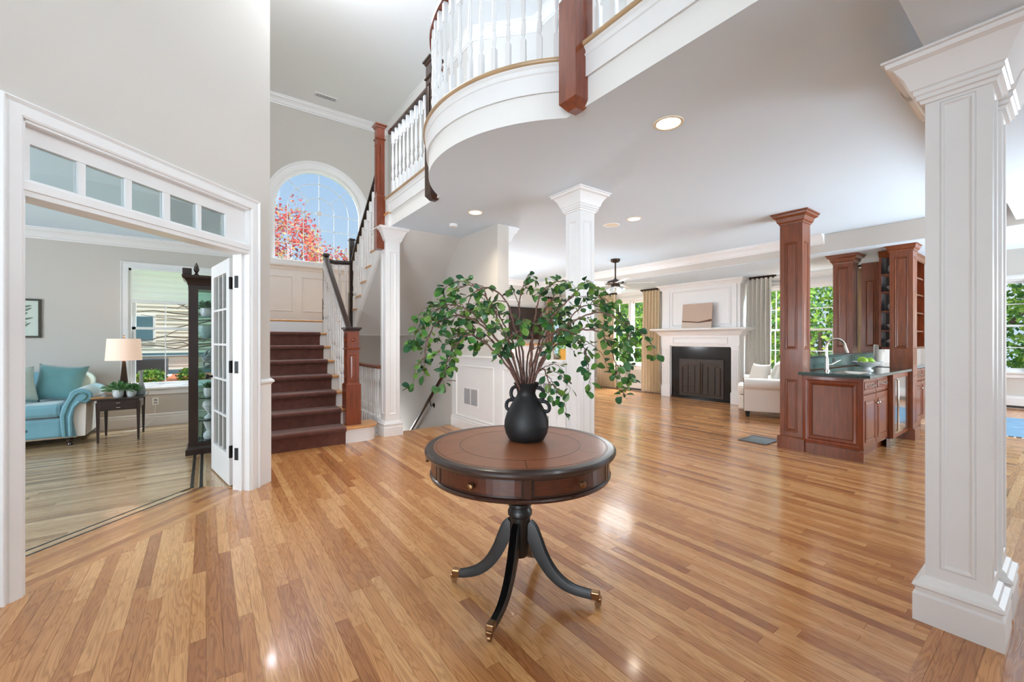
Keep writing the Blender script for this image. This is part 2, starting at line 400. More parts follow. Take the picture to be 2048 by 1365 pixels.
def copy_tree(o, parent=None):
    c = o.copy(); COL.objects.link(c); c.parent = parent
    for ch in list(o.children): copy_tree(ch, c)
    return c
def mX(y0=0): return None
# planes used by sweep/prism maps
def planeX(x, s=1): return lambda u, v, w: (x+s*w, u, v)       # u=Y, v=Z
def planeY(y, s=1): return lambda u, v, w: (u, y+s*w, v)       # u=X, v=Z
R2 = math.sqrt(0.5)
def planeD(d, s=1):                                            # wall Y-X=d; u runs along it from X=0; w towards the foyer
    return lambda u, v, w: (u*R2+s*w*R2, d+u*R2-s*w*R2, v)
# ================================================================== SETTING
ZC = 2.70; ZU = 3.08; ZT = 5.35; DW = 3.779
S45 = R2
# ---- floors -------------------------------------------------------
def clip(poly, a, b, c):         # keep a*x+b*y>=c
    o = []
    for i in range(len(poly)):
        p, q = poly[i-1], poly[i]
        dp = a*p[0]+b*p[1]-c; dq = a*q[0]+b*q[1]-c
        if (dp >= 0) != (dq >= 0):
            t = dp/(dp-dq); o.append((p[0]+t*(q[0]-p[0]), p[1]+t*(q[1]-p[1])))
        if dq >= 0: o.append(q)
    return o
sT, cT = math.sin(TH), math.cos(TH)
def boards(region, ang, wd=0.0572, lmin=0.45, lmax=1.5, seed=1, mt='oak', gap=0.0006):
    rnd = random.Random(seed); res = []
    d = (math.cos(ang), math.sin(ang)); nn = (-d[1], d[0])
    region = clip(region, sT, cT, 1.12)
    if len(region) < 3: return res
    v = [p[0]*nn[0]+p[1]*nn[1] for p in region]
    k = math.floor(min(v)/wd)
    while k*wd < max(v):
        a, b = k*wd+gap, (k+1)*wd-gap; k += 1
        strip = clip(clip(region, nn[0], nn[1], a), -nn[0], -nn[1], -b)
        if len(strip) < 3: continue
        us = [p[0]*d[0]+p[1]*d[1] for p in strip]; u = min(us)-rnd.random()*lmax; um = max(us)
        while u < um:
            ln = rnd.uniform(lmin, lmax)
            pc = clip(clip(strip, d[0], d[1], u+gap), -d[0], -d[1], -(u+ln-gap)); u += ln
            if len(pc) < 3: continue
            # drop slivers
            q = []
            for p in pc:
                if not q or math.hypot(p[0]-q[-1][0], p[1]-q[-1][1]) > 0.0015: q.append(p)
            if len(q) > 1 and math.hypot(q[0][0]-q[-1][0], q[0][1]-q[-1][1]) < 0.0015: q.pop()
            if len(q) < 3: continue
            ar = 0.5*abs(sum(q[i-1][0]*q[i][1]-q[i][0]*q[i-1][1] for i in range(len(q))))
            if ar < 2e-4: continue
            cx = sum(p[0] for p in q)/len(q); cy = sum(p[1] for p in q)/len(q)
            dep = sT*cx+cT*cy; rt = (cT*cx-sT*cy)/max(dep, .1)
            score = ar/max(dep, .3)**3 if (abs(rt) < 1.24 and 1.25/dep < 0.86) else 0
            res.append((score, q, d, nn, rnd.random(), mt, rnd.uniform(-0.0002, 0.0002)))
    return res
PB = []
PB += boards([(-1.9, -0.2), (0.455, -0.2), (0.455, 4.234), (-1.9, 1.879)], PI/2, seed=2)
PB += boards([(0.455, 0.38), (1.9, 0.38), (1.9, 5.30), (0.455, 5.30)], PI/2, seed=3)
PB += boards([(1.9, 0.38), (2.9, 0.38), (2.9, 5.44), (1.9, 5.44)], PI/2, seed=4)
PB += boards([(2.9, 0.38), (3.06, 0.38), (3.06, 4.28), (2.9, 4.28)], PI/2, seed=15)
PB += boards([(3.06, 0.38), (8.6, 0.38), (8.6, 8.1), (3.06, 8.1)], PI/2, seed=5)
PB += boards([(0.455, -0.6), (8.6, -0.6), (8.6, 0.38), (0.455, 0.38)], 0.0, seed=6)
PB += boards([(8.6, -1.6), (11.9, -1.6), (11.9, 1.4), (8.6, 1.4)], 0.0, seed=7)
PB += boards([(1.5, 5.30), (1.9, 5.30), (1.9, 7.0), (1.5, 7.0)], PI/2, seed=8)
# threshold band along the diagonal opening, then the pale den boards
def dp(X, d): return (X, X+d)
PB += boards([dp(-1.9, DW), dp(0.36, DW), dp(0.24, DW+0.12), dp(-0.03, 4.424), dp(-1.9, 4.424)], PI/4, seed=9, lmin=.8, lmax=2.2)
PB += boards([dp(-1.9, 4.450), dp(-0.09, 4.450), dp(-0.17, 4.530), dp(-1.9, 4.530)], PI/4, seed=10, wd=0.0566, mt='oak_den')
PB += boards([dp(-1.9, 4.556), (-0.11, 4.446), (-0.11, 7.95), (-3.2, 7.95), (-3.2, 4.0)], 0.0, seed=11, mt='oak_den')
PB += boards([(-0.086, 4.39), (-0.047, 4.42), (-0.047, 7.95), (-0.086, 7.95)], PI/2, seed=12, mt='oak_den')
PB += boards([(-0.023, 4.42), (0.36, 4.10), (0.36, 7.95), (-0.023, 7.95)], PI/2, seed=13, mt='oak_den')
PB.sort(key=lambda t: -t[0])
floor = MB()
FR = [(-4.8, -2.5), (12.0, -2.5), (12.0, 8.1), (2.94, 8.1), (2.94, 5.44), (1.9, 5.44), (1.9, 8.0), (-4.8, 8.0)]
floor.prism(FR, -0.3, -0.0035)
fl = struct(floor.build('floor', 'oak'))
uvl = fl.data.uv_layers.new(name='UVMap')
for lp in fl.data.loops:
    c = fl.data.vertices[lp.vertex_index].co; uvl.data[lp.index].uv = (c.y, c.x)
fa = fl.data.attributes.new('tone', 'FLOAT', 'POINT'); fa.data.foreach_set('value', [0.35]*len(fl.data.vertices))
def plank_mesh(items, name):
    vs = []; fs = []; uv = []; tone = []
    for sc, q, d, nn, tn, mt, dz in items:
        n = len(q); a = sum(q[i-1][0]*q[i][1]-q[i][0]*q[i-1][1] for i in range(n))
        if a < 0: q = q[::-1]
        b = len(vs)
        vs += [(p[0], p[1], dz) for p in q]+[(p[0], p[1], -0.007) for p in q]
        uv += [(p[0]*d[0]+p[1]*d[1]+tn*7, p[0]*nn[0]+p[1]*nn[1]) for p in q]*2
        tone += [tn]*(2*n)
        fs.append(tuple(b+i for i in range(n)))
        fs += [(b+i, b+n+i, b+n+(i+1) % n, b+(i+1) % n) for i in range(n)]
    me = bpy.data.meshes.new(name); me.from_pydata(vs, [], fs)
    ul = me.uv_layers.new(name='UVMap')
    idx = [0]*len(me.loops); me.loops.foreach_get('vertex_index', idx)
    ul.data.foreach_set('uv', [c for i in idx for c in uv[i]])
    at = me.attributes.new('tone', 'FLOAT', 'POINT'); at.data.foreach_set('value', tone)
    me.materials.append(M[items[0][5]])
    return me
for it in PB[:300]:
    o = bpy.data.objects.new('plank', plank_mesh([it], 'plank')); COL.objects.link(o); o.parent = fl
for mt in ('oak', 'oak_den'):
    rest = [it for it in PB[300:] if it[5] == mt]
    o = bpy.data.objects.new('floorboards', plank_mesh(rest, 'floorboards')); COL.objects.link(o); o.parent = fl; o['kind'] = 'stuff'
# black inlay strips of the den border
iy = MB()
def strip_d(d0, d1, x0, x1): iy.prism([dp(x0, d0), dp(x1, d0), dp(x1-(d1-d0), d1) if x1 > -1 else dp(x1, d1), dp(x0, d1)], -0.006, 0.0003)
strip_d(4.424, 4.450, -1.9, -0.020); strip_d(4.530, 4.556, -1.9, -0.10)
for nm, bx in (('inlay_strip', (-0.110, 4.43, -0.086, 7.95)), ('inlay_strip', (-0.047, 4.40, -0.023, 7.95))):
    MB().box(bx[0], bx[1], -0.006, bx[2], bx[3], 0.0003).build(nm, 'inlay', fl)
iy.build('inlay_strip', 'inlay', fl)

# ---- walls ----------------------------------------------------------
def wall_with_holes(name, mp, u0, u1, v0, v1, holes, th, m='wall'):
    # slab in (u,v); rectangular holes; thickness th to the -w side
    us = sorted(set([u0, u1]+[h[0] for h in holes]+[h[1] for h in holes])); vs_ = sorted(set([v0, v1]+[h[2] for h in holes]+[h[3] for h in holes]))
    b = MB()
    for i in range(len(us)-1):
        for j in range(len(vs_)-1):
            cu, cv = (us[i]+us[i+1])/2, (vs_[j]+vs_[j+1])/2
            if any(h[0] < cu < h[1] and h[2] < cv < h[3] for h in holes): continue
            c = [(us[i], vs_[j]), (us[i+1], vs_[j]), (us[i+1], vs_[j+1]), (us[i], vs_[j+1])]
            b.add([mp(p[0], p[1], 0) for p in c]+[mp(p[0], p[1], -th) for p in c],
                  [(0, 1, 2, 3), (7, 6, 5, 4), (0, 4, 5, 1), (1, 5, 6, 2), (2, 6, 7, 3), (3, 7, 4, 0)])
    bm_ = b.build(name, m)
    me = bm_.data; bm = bmesh.new(); bm.from_mesh(me); bmesh.ops.remove_doubles(bm, verts=bm.verts, dist=1e-5)
    dd = {}
    for f in bm.faces:
        k = tuple(sorted(v.index for v in f.verts)); dd.setdefault(k, []).append(f)
    bmesh.ops.delete(bm, geom=[f for l in dd.values() if len(l) > 1 for f in l], context='FACES_ONLY')
    bmesh.ops.recalc_face_normals(bm, faces=bm.faces); bm.to_mesh(me); bm.free()
    return struct(bm_)
# diagonal wall with the french-door opening; two storeys high
OPL, OPR, OPT = -1.028, 0.414, 2.331
wall_with_holes('wall_diagonal', planeD(DW), -4.9, 0.643, 0, ZT, [(OPL, OPR, 0, OPT)], 0.14)
# stair side wall (between den and stair), back wall, upper stair-hall wall
struct(MB().prism([(0.36, 4.245), (0.455, 4.245), (0.455, 7.98), (0.36, 7.98)], 0, ZT).build('wall_stair_left', 'wall'))
# back wall of den + landing with window holes
AX, AR, ASZ, AB = 1.629, 0.742, 3.520, 2.622          # arched window: centre, radius, spring, bottom
WL0, WL1, WZ0, WZ1 = -0.885, 0.235, 0.560, 2.270      # den window hole
b = wall_with_holes('wall_back', lambda u, v, w: (u, 7.98-w, v), -4.8, 0.36, 0, 2.72, [(WL0, WL1, WZ0, WZ1)], 0.2)
def arch_pts(r, n=28, a0=0.0, a1=PI): return [(AX+r*math.cos(a0+(a1-a0)*i/n), ASZ+r*math.sin(a0+(a1-a0)*i/n)) for i in range(n+1)]
bw = MB(); mpy = lambda u, v, w: (u, 7.98+w, v)
X0, X1 = 0.36, 2.93
for th_ in (0.0, 0.2):
    pass
ring = [(AX+AR, AB)]+arch_pts(AR)+[(AX-AR, AB)]
outer = [(X1, AB)]+[(X1 if i <= 14 else X0, ZT) if i in (14, ) else None for i in range(0)]
# wall around the arch: quads from the ring to the wall rectangle
def edge_pt(p):
    dx, dz = p[0]-AX, p[1]-ASZ
    if abs(dx) < 1e-9: return (AX, ZT)
    tx = (X1-AX)/dx if dx > 0 else (X0-AX)/dx
    tz = (ZT-ASZ)/dz if dz > 1e-9 else 1e9
    t = min(tx, tz); return (AX+dx*t, ASZ+dz*t)
ap = arch_pts(AR, 36); ep = [edge_pt(p) for p in ap]
vsA = [mpy(p[0], p[1], 0) for p in ap]+[mpy(p[0], p[1], 0) for p in ep]; n = len(ap)
bw.add(vsA, [(i, i+1, n+i+1, n+i) for i in range(n-1)])
for cx_, cz_ in ((X1, ZT), (X0, ZT)):
    i = min(range(n-1), key=lambda k: abs((ep[k][0]+ep[k+1][0])/2-cx_)+abs((ep[k][1]+ep[k+1][1])/2-cz_))
    bw.add([mpy(*ep[i], 0), mpy(*ep[i+1], 0), mpy(cx_, cz_, 0)], [(0, 1, 2)])
for a, b_ in (((X0, 0), (AX-AR, ASZ)), ((AX+AR, 0), (X1, ASZ)), ((AX-AR, 0), (AX+AR, AB))):
    bw.add([mpy(a[0], a[1], 0), mpy(b_[0], a[1], 0), mpy(b_[0], b_[1], 0), mpy(a[0], b_[1], 0)], [(0, 1, 2, 3)])
# reveal of the arch
rv = ring; bw.add([mpy(p[0], p[1], 0) for p in rv]+[mpy(p[0], p[1], 0.2) for p in rv], [(i, i+1, len(rv)+i+1, len(rv)+i) for i in range(len(rv)-1)]+[(len(rv)-1, 0, len(rv), 2*len(rv)-1)])
o = bw.build('wall_landing', 'wall', recalc=False); struct(o)
# the rear skin keeps daylight out of the joints
wall_far = MB()
for a in ((X0, 0, AX-AR-.02, ZT+.1), (AX+AR+.02, 0, X1+.1, ZT+.1), (AX-AR-.02, 0, AX+AR+.02, AB-.02), (AX-AR-.02, ASZ+AR+.02, AX+AR+.02, ZT+.1)):
    wall_far.box(a[0], 8.10, a[1], a[2], 8.18, a[3])
struct(wall_far.build('wall_landing_outer', 'siding'))
# stair-hall right wall, full height wall beside the basement stair, ends above the half wall
struct(MB().box(2.93, 4.30, -2.0, 3.10, 8.1, ZC).build('wall_mid', 'wall'))
hw = MB(); hw.prism([(2.86, 8.0), (2.86, 4.77), (3.43, 4.15), (3.43, -2.4), (3.55, -2.4), (3.55, 4.2), (3.0, 4.8), (3.0, 8.0)], ZU, ZT)
struct(hw.build('wall_upper_hall', 'hall_wall'))
# far walls
wall_with_holes('wall_family_back', lambda u, v, w: (u, 8.1-w, v), 3.10, 8.8, 0, ZC, [(7.25, 8.15, 0.80, 2.20)], 0.15)
W1 = (5.90, 7.50); W2 = (2.05, 3.85); WB, WT = 0.62, 2.24
wall_with_holes('wall_family_right', lambda u, v, w: (8.6-w, u, v), 1.88, 8.25, 0, 2.46, [(W1[0], W1[1], WB, WT), (W2[0], W2[1], WB, WT)], 0.15)
struct(MB().box(8.6, 1.95, 0, 12.1, 2.1, 3.4).build('wall_breakfast_back', 'wall'))
BW0, BW1 = -0.9, 1.25
wall_with_holes('wall_breakfast_right', lambda u, v, w: (11.9-w, u, v), -2.5, 1.95, 0, 3.4, [(BW0, BW1, 0.66, 2.35)], 0.15)
struct(MB().box(-4.9, -2.6, 0, 12.1, -2.5, ZT).build('wall_front', 'wall'))
struct(MB().box(-4.9, -2.5, 0, -4.8, 8.2, ZT).build('wall_left', 'wall'))
struct(MB().box(1.78, 5.3, -2.0, 1.90, 8.1, 0.0).build('wall_basement_left', 'wall'))
struct(MB().box(1.78, 8.0, -2.0, 3.0, 8.1, 0.05).build('wall_basement_back', 'wall'))
# header with its lower alcove ceiling
struct(MB().box(6.85, -2.5, 2.455, 8.62, 8.1, ZC-0.002).build('trim_header', 'wall'))
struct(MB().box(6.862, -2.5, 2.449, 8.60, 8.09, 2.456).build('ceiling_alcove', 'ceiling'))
# ---- ceilings --------------------------------------------------------
BX = 1.90; CXc, CYc, CR = 2.70, 2.91, 1.221
a_ = math.acos((BX-CXc)/CR)                 # angle where the arc meets the straight edge
def edge_path(off=0.0, y0=-2.45, y1=5.30, n=40):
    # the open edge of the upper floor: straight, bow, straight (off = distance out into the hall)
    r = CR+off; x = BX-off; aa = math.acos(max(-1, min(1, (x-CXc)/r)))
    arc = [(CXc+r*math.cos(t), CYc+r*math.sin(t)) for t in [-aa-(2*PI-2*aa)*i/n for i in range(n+1)]]
    return [(x, y0)]+arc+[(x, y1)]
ep_ = edge_path()
slab = ep_+[(2.93, 5.30), (2.93, 8.1), (8.62, 8.1), (8.62, 2.0), (8.62, -2.5), (1.90, -2.5)]
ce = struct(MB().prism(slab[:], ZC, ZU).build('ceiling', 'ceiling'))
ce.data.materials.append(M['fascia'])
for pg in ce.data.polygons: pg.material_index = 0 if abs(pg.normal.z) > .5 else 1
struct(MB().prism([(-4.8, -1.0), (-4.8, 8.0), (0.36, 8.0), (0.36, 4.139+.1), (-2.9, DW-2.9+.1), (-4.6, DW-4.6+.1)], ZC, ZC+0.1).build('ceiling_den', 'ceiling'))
struct(MB().box(-4.9, -2.6, ZT, 12.1, 8.2, ZT+0.1).build('ceiling_upper', 'ceiling_high'))
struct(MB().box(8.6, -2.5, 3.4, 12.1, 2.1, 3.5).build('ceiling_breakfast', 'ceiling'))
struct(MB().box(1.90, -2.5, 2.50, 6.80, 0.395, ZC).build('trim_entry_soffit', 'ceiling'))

# ---- mouldings -------------------------------------------------------
CROWN = [(0, 0), (0, -0.135), (0.012, -0.135), (0.016, -0.118), (0.030, -0.112), (0.040, -0.085), (0.066, -0.050), (0.088, -0.036), (0.092, -0.020), (0.105, -0.016), (0.105, 0)]
def zc(prof, z): return [(o, h+z) for o, h in prof]
hz = lambda u, v, w: (u, v, w)
def crown(name, path, z, side=1, scale=1.0, m='white', parent=None, closed=False):
    p = [(o*scale, h*scale) for o, h in CROWN]
    return MB().sweep(path, zc(p, z), mp=hz, side=side, closed=closed).build(name, m, parent, smooth=True, angle=30)
BASE = [(0, 0), (0.018, 0), (0.018, 0.115), (0.012, 0.122), (0.012, 0.132), (0.017, 0.138), (0.013, 0.150), (0.006, 0.158), (0, 0.160)]
def baseboard(name, path, side=1, h=1.0):
    return struct(MB().sweep(path, [(o, z*h) for o, z in BASE], mp=hz, side=side).build(name, 'white', smooth=True, angle=30))
struct(crown('trim_1', [(0.455, 7.98), (2.86, 7.98)], ZT, side=1))
struct(crown('trim_2', [(2.86, 7.98), (2.86, 4.77), (3.43, 4.15), (3.43, -2.3)], ZT, side=1))
struct(crown('trim_3', [(-4.7, 7.98), (0.36, 7.98), (0.36, 4.2), (-2.9, DW-2.9+.2)], ZC, side=1, scale=1.05))
struct(crown('trim_4', [(3.10, 4.34), (3.10, 8.10), (6.85, 8.10), (6.85, 2.08)], ZC, side=1, scale=1.0))
struct(crown('trim_7', [(3.10, 4.31), (3.10, 8.0)], ZC, side=1, scale=1.7))
struct(crown('trim_5', [(8.60, 8.09), (8.60, 5.56), (8.262, 5.56), (8.262, 3.86), (8.60, 3.86), (8.60, 1.95)], 2.45, side=1, scale=0.9))
struct(crown('trim_6', [(8.62, 1.95), (11.9, 1.95), (11.9, -2.4)], 3.4, side=1))
baseboard('baseboard_den', [(-4.7, 7.98), (0.36, 7.98), (0.36, 4.2)], side=1, h=1.1)
baseboard('baseboard_breakfast', [(8.62, 1.95), (11.9, 1.95)], side=1)
baseboard('baseboard_family', [(3.10, 4.32), (3.10, 8.1), (8.6, 8.1)], side=1)
# D wall: lower white wainscot beside the casing, chair rail with returned end
wn = MB(); mD = planeD(DW)
wn.box(0, 0, 0, 0.138, 0.012, 0.862, Matrix(((R2, R2, 0, 0.505*R2), (R2, -R2, 0, DW+0.505*R2), (0, 0, 1, 0), (0, 0, 0, 1))))
struct(wn.build('trim_wainscot', 'white'))
cr_prof = [(0, 0), (0.012, 0), (0.018, 0.012), (0.034, 0.020), (0.034, 0.034), (0.014, 0.044), (0, 0.05)]
struct(MB().sweep([(0.505*R2, DW+0.505*R2), (0.455, 4.234), (0.455, 4.9)], zc(cr_prof, 0.858), mp=hz, side=1).build('trim_chair_rail', 'white'))
struct(MB().box(0.455, 4.26, 0, 0.463, 5.2, 0.86).build('trim_wainscot_return', 'white'))

# ---- the front edge of the upper floor: skirt board, bead and oak nosing
pa = edge_path(0.0)
FAS = [(0, 2.875), (0.020, 2.868), (0.020, 2.99), (0.028, 2.995), (0.028, 3.005), (0.020, 3.012), (0.022, 3.030), (0.034, 3.042), (0.034, 3.05), (0, 3.05)]
struct(MB().sweep(pa, FAS, mp=hz, side=-1).build('trim_balcony_skirt', 'white', smooth=True, angle=30))
NOS = [(-0.09, 3.050), (0.040, 3.050), (0.048, 3.056), (0.050, 3.065), (0.048, 3.074), (0.040, 3.080), (-0.09, 3.084)]
struct(MB().sweep(pa, NOS, mp=hz, side=-1).build('trim_balcony_nosing', 'oak_nosing', smooth=True, angle=50))

# ---- square panelled columns -------------------------------------------
CAP = [(0, -0.20), (0.012, -0.20), (0.016, -0.186), (0.026, -0.182), (0.026, -0.166), (0.034, -0.160), (0.034, -0.142), (0.042, -0.136), (0.060, -0.085), (0.090, -0.040), (0.112, -0.030), (0.114, -0.012), (0.126, -0.010), (0.126, 0), (0, 0)]
BASEC = [(0, 0), (0.036, 0), (0.036, 0.118), (0.028, 0.128), (0.028, 0.146), (0.038, 0.156), (0.034, 0.170), (0.018, 0.178), (0.014, 0.192), (0, 0.20)]
def sq(cx, cy, a, b=None):
    b = b if b is not None else a
    return [(cx-a, cy-b), (cx+a, cy-b), (cx+a, cy+b), (cx-a, cy+b)]
def faces4(cx, cy, a, b):
    # maps (u across, v up, w out) for the four faces, with half width
    return [(lambda u, v, w: (cx-a-w, cy-u, v), b), (lambda u, v, w: (cx+u, cy-b-w, v), a), (lambda u, v, w: (cx+a+w, cy+u, v), b), (lambda u, v, w: (cx-u, cy+b+w, v), a)]
FRAMEP = [(0, 0), (0, 0.004), (0.006, 0.009), (0.012, 0.009), (0.018, 0.002), (0.022, 0.0)]
def raised_panel(bld, mp, u0, v0, u1, v1, dep=0.006, bev=0.02):
    # sunk field with a raised, bevelled centre
    o = [(u0, v0), (u1, v0), (u1, v1), (u0, v1)]; i = [(u0+bev, v0+bev), (u1-bev, v0+bev), (u1-bev, v1-bev), (u0+bev, v1-bev)]
    bld.add([mp(*p, 0.0005) for p in o]+[mp(*p, dep) for p in i], [(0, 1, 5, 4), (1, 2, 6, 5), (2, 3, 7, 6), (3, 0, 4, 7), (4, 5, 6, 7)])
def column(name, label, cx, cy, a, b, z0, z1, m='white', cap=1.0, base=1.0, panels=None, stile=0.045, raised=False, basep=None, capp=None, cat='column', group=None):
    t = thing(name, label, cat, (cx, cy, z0), group)
    H = z1-z0; e = 0.008
    core = MB().box(cx-a+e, cy-b+e, z0, cx+a-e, cy+b-e, z1)
    for fi, (mp, hw_) in enumerate(faces4(cx, cy, a-e, b-e)):
        hh = hw_+(e if fi % 2 == 0 else 0); us = [(-hh, -hw_-e+stile), (hw_+e-stile, hh)]
        def blk(u0, u1, v0, v1):
            core.add([mp(u, v, w_) for w_ in (0, e) for u, v in ((u0, v0), (u1, v0), (u1, v1), (u0, v1))], [(4, 5, 6, 7), (0, 1, 5, 4), (1, 2, 6, 5), (2, 3, 7, 6), (3, 0, 4, 7)])
        for u0, u1 in us: blk(u0, u1, z0, z1)
        zz = [z0]+[v for p in panels for v in p]+[z1]
        for k in range(0, len(zz), 2): blk(-hw_-e+stile, hw_+e-stile, zz[k], zz[k+1])
    core.build('shaft', m, t)
    mo = MB()
    for mp, hw_ in faces4(cx, cy, a-e, b-e):
        hh = hw_+e-stile
        for v0, v1 in panels:
            mo.sweep([(-hh, v0), (hh, v0), (hh, v1), (-hh, v1)], [(o_, w_) for o_, w_ in FRAMEP], closed=True, mp=mp, side=-1)
            if raised: raised_panel(mo, mp, -hh+0.02, v0+0.02, hh-0.02, v1-0.02, 0.007, 0.014)
    mo.build('panel_moulding', m, t)
    if cap: MB().sweep(sq(cx, cy, a, b), [(o_*cap, z1+h*cap) for o_, h in (capp or CAP)], closed=True, mp=hz, side=1).build('capital', m, t, smooth=True, angle=25)
    if base: MB().sweep(sq(cx, cy, a, b), [(o_*base, z0+h*base) for o_, h in (basep or BASEC)], closed=True, mp=hz, side=1).build('base', m, t, smooth=True, angle=25)
    return t
column('column', 'white square panelled column at the foot of the stairs beside the basement well', 1.966, 5.41, 0.095, 0.095, 0, ZC, panels=[(0.27, 2.40)], cap=0.85, base=0.95)
column('column', 'white square panelled column behind the round table at the end of the half wall', 3.02, 2.965, 0.10, 0.10, 0, ZC, panels=[(0.30, 2.42)], cap=0.95, base=0.95)
column('column', 'large white panelled column nearest the camera at the right edge of the room', 2.686, 0.311, 0.097, 0.099, 0, 2.50, panels=[(0.245, 2.29)], cap=1.0, base=1.0)
column('column', 'white panelled column standing just behind the large one at the right edge', 3.03, 0.311, 0.097, 0.099, 0, 2.50, panels=[(0.245, 2.29)], cap=1.0, base=1.0)

# ---- half wall with wainscot ---------------------------------------------
hwl = thing('half_wall', 'white panelled half wall along the basement stair behind the table', 'half wall', (2.98, 4.2, 0))
b = MB().box(2.90, 3.05, 0, 3.06, 5.44, 1.0); b.build('wall_core', 'white', hwl)
MB().sweep([(3.05, 5.46), (2.90, 5.46), (2.90, 3.06)], [(0, 1.0), (0.012, 0.985), (0.016, 1.0), (0.03, 1.005), (0.034, 1.02), (0.03, 1.035), (-0.16, 1.035), (-0.16, 1.0)], mp=hz, side=1).build('cap_rail', 'white', hwl)
MB().sweep([(2.90, 5.44), (2.90, 3.06)], BASE, mp=hz, side=1).build('baseboard', 'white', hwl)
pmx = planeX(2.90, -1)
pm = [(0, 0), (0, 0.004), (0.006, 0.013), (0.014, 0.013), (0.024, 0.005), (0.028, 0)]
for (u0, u1, v0, v1) in ((4.33, 5.31, 0.17, 0.90), (3.17, 4.14, 0.17, 0.905)):
    MB().sweep([(u0, v0), (u1, v0), (u1, v1), (u0, v1)], pm, closed=True, mp=pmx, side=-1).build('panel_moulding', 'white', hwl)
def grille(name, label, mp, u0, u1, v0, v1, mframe='white', mdark='vent_dark', nsl=14, split=True, cat='vent', group=None, vertical=False):
    c = mp((u0+u1)/2, (v0+v1)/2, 0); t = thing(name, label, cat, c, group)
    fr = MB(); f = 0.022
    for a in ((u0, u1, v0, v0+f), (u0, u1, v1-f, v1), (u0, u0+f, v0+f, v1-f), (u1-f, u1, v0+f, v1-f))+(((((u0+u1)/2-.006), ((u0+u1)/2+.006), v0+f, v1-f),) if split else ()):
        fr.add([mp(u, v, w_) for w_ in (0.0, 0.008) for u, v in ((a[0], a[2]), (a[1], a[2]), (a[1], a[3]), (a[0], a[3]))], [(0, 3, 2, 1), (4, 5, 6, 7), (0, 1, 5, 4), (1, 2, 6, 5), (2, 3, 7, 6), (3, 0, 4, 7)])
    fr.build('frame', mframe, t)
    MB().add([mp(u0+f/2, v0+f/2, 0.001), mp(u1-f/2, v0+f/2, 0.001), mp(u1-f/2, v1-f/2, 0.001), mp(u0+f/2, v1-f/2, 0.001)], [(0, 1, 2, 3)]).build('backing', mdark, t)
    sl = MB()
    for k in range(nsl):
        if vertical:
            u = u0+f+(u1-u0-2*f)*(k+.5)/nsl; h = (u1-u0-2*f)/nsl*.3
            sl.add([mp(u-h, v0+f, .002), mp(u+h, v0+f, .006), mp(u+h, v1-f, .006), mp(u-h, v1-f, .002)], [(0, 1, 2, 3)])
        else:
            v = v0+f+(v1-v0-2*f)*(k+.5)/nsl; h = (v1-v0-2*f)/nsl*.32
            sl.add([mp(u0+f, v-h, .002), mp(u1-f, v-h, .002), mp(u1-f, v+h, .006), mp(u0+f, v+h, .006)], [(0, 1, 2, 3)])
    sl.build('slats', 'slat' if mframe == 'white' else mframe, t, recalc=False)
    return t
grille('air_vent', 'white slatted air grille in the left panel of the half wall', pmx, 4.70, 5.10, 0.34, 0.60)
grille('air_vent', 'slate grey air grille high in the half wall beside the column', pmx, 3.27, 3.52, 0.68, 0.815, mdark='vent_slate', mframe='white', nsl=6)
grille('air_vent', 'slate grey air grille low in the half wall beside the column', pmx, 3.27, 3.48, 0.345, 0.47, mdark='vent_slate', mframe='white', nsl=5)

# ---- staircase ---------------------------------------------------------
RS, RN = 0.193, 0.2357; Y0s = 5.225
st = thing('staircase', 'carpeted oak staircase rising to a landing and turning back up', 'staircase', (1.0, 5.2, 0))
XL, XR = 0.463, 1.47
for k in range(8):
    y = Y0s+RN*k; z = RS*(k+1)
    if k == 0:
        ri = MB(); r = 0.14; yb = y+0.34
        pth = [(XL, y), (1.60, y)]+[(1.60+r*math.sin(t), y+r-r*math.cos(t)) for t in [PI/2*i/8 for i in range(1, 9)]]+[(1.74, yb), (XL, yb)]
        ri.prism(pth, 0, z-0.028); ri.build('riser', 'white', st)
        r2 = r+0.03
        pt2 = [(XL, y-0.03), (1.60, y-0.03)]+[(1.60+r2*math.sin(t), y+r-r2*math.cos(t)) for t in [PI/2*i/8 for i in range(1, 9)]]+[(1.77, yb+0.02), (XL, yb+0.02)]
        MB().prism(pt2, z-0.028, z).build('tread', 'oak_tread', st, bevel=0.008)
    else:
        MB().box(XL, y, z-RS, XR, y+0.02, z-0.028).build('riser', 'white', st)
        if k < 7: MB().box(XL, y-0.03, z-0.028, XR+0.03, y+RN+0.02, z).build('tread', 'oak_tread', st, bevel=0.009)
# closed stringer side under the first flight
sg = [(Y0s+0.1, 0)]
for k in range(1, 8): sg += [(Y0s+RN*k, RS*k-0.03), (Y0s+RN*k, RS*(k+1)-0.03)]
sg += [(6.88, 1.30), (6.88, 0)]
MB().prism(sg, -0.02, 0.0, mp=lambda u, v, w: (XR+w, u, v)).build('stringer', 'white', st)
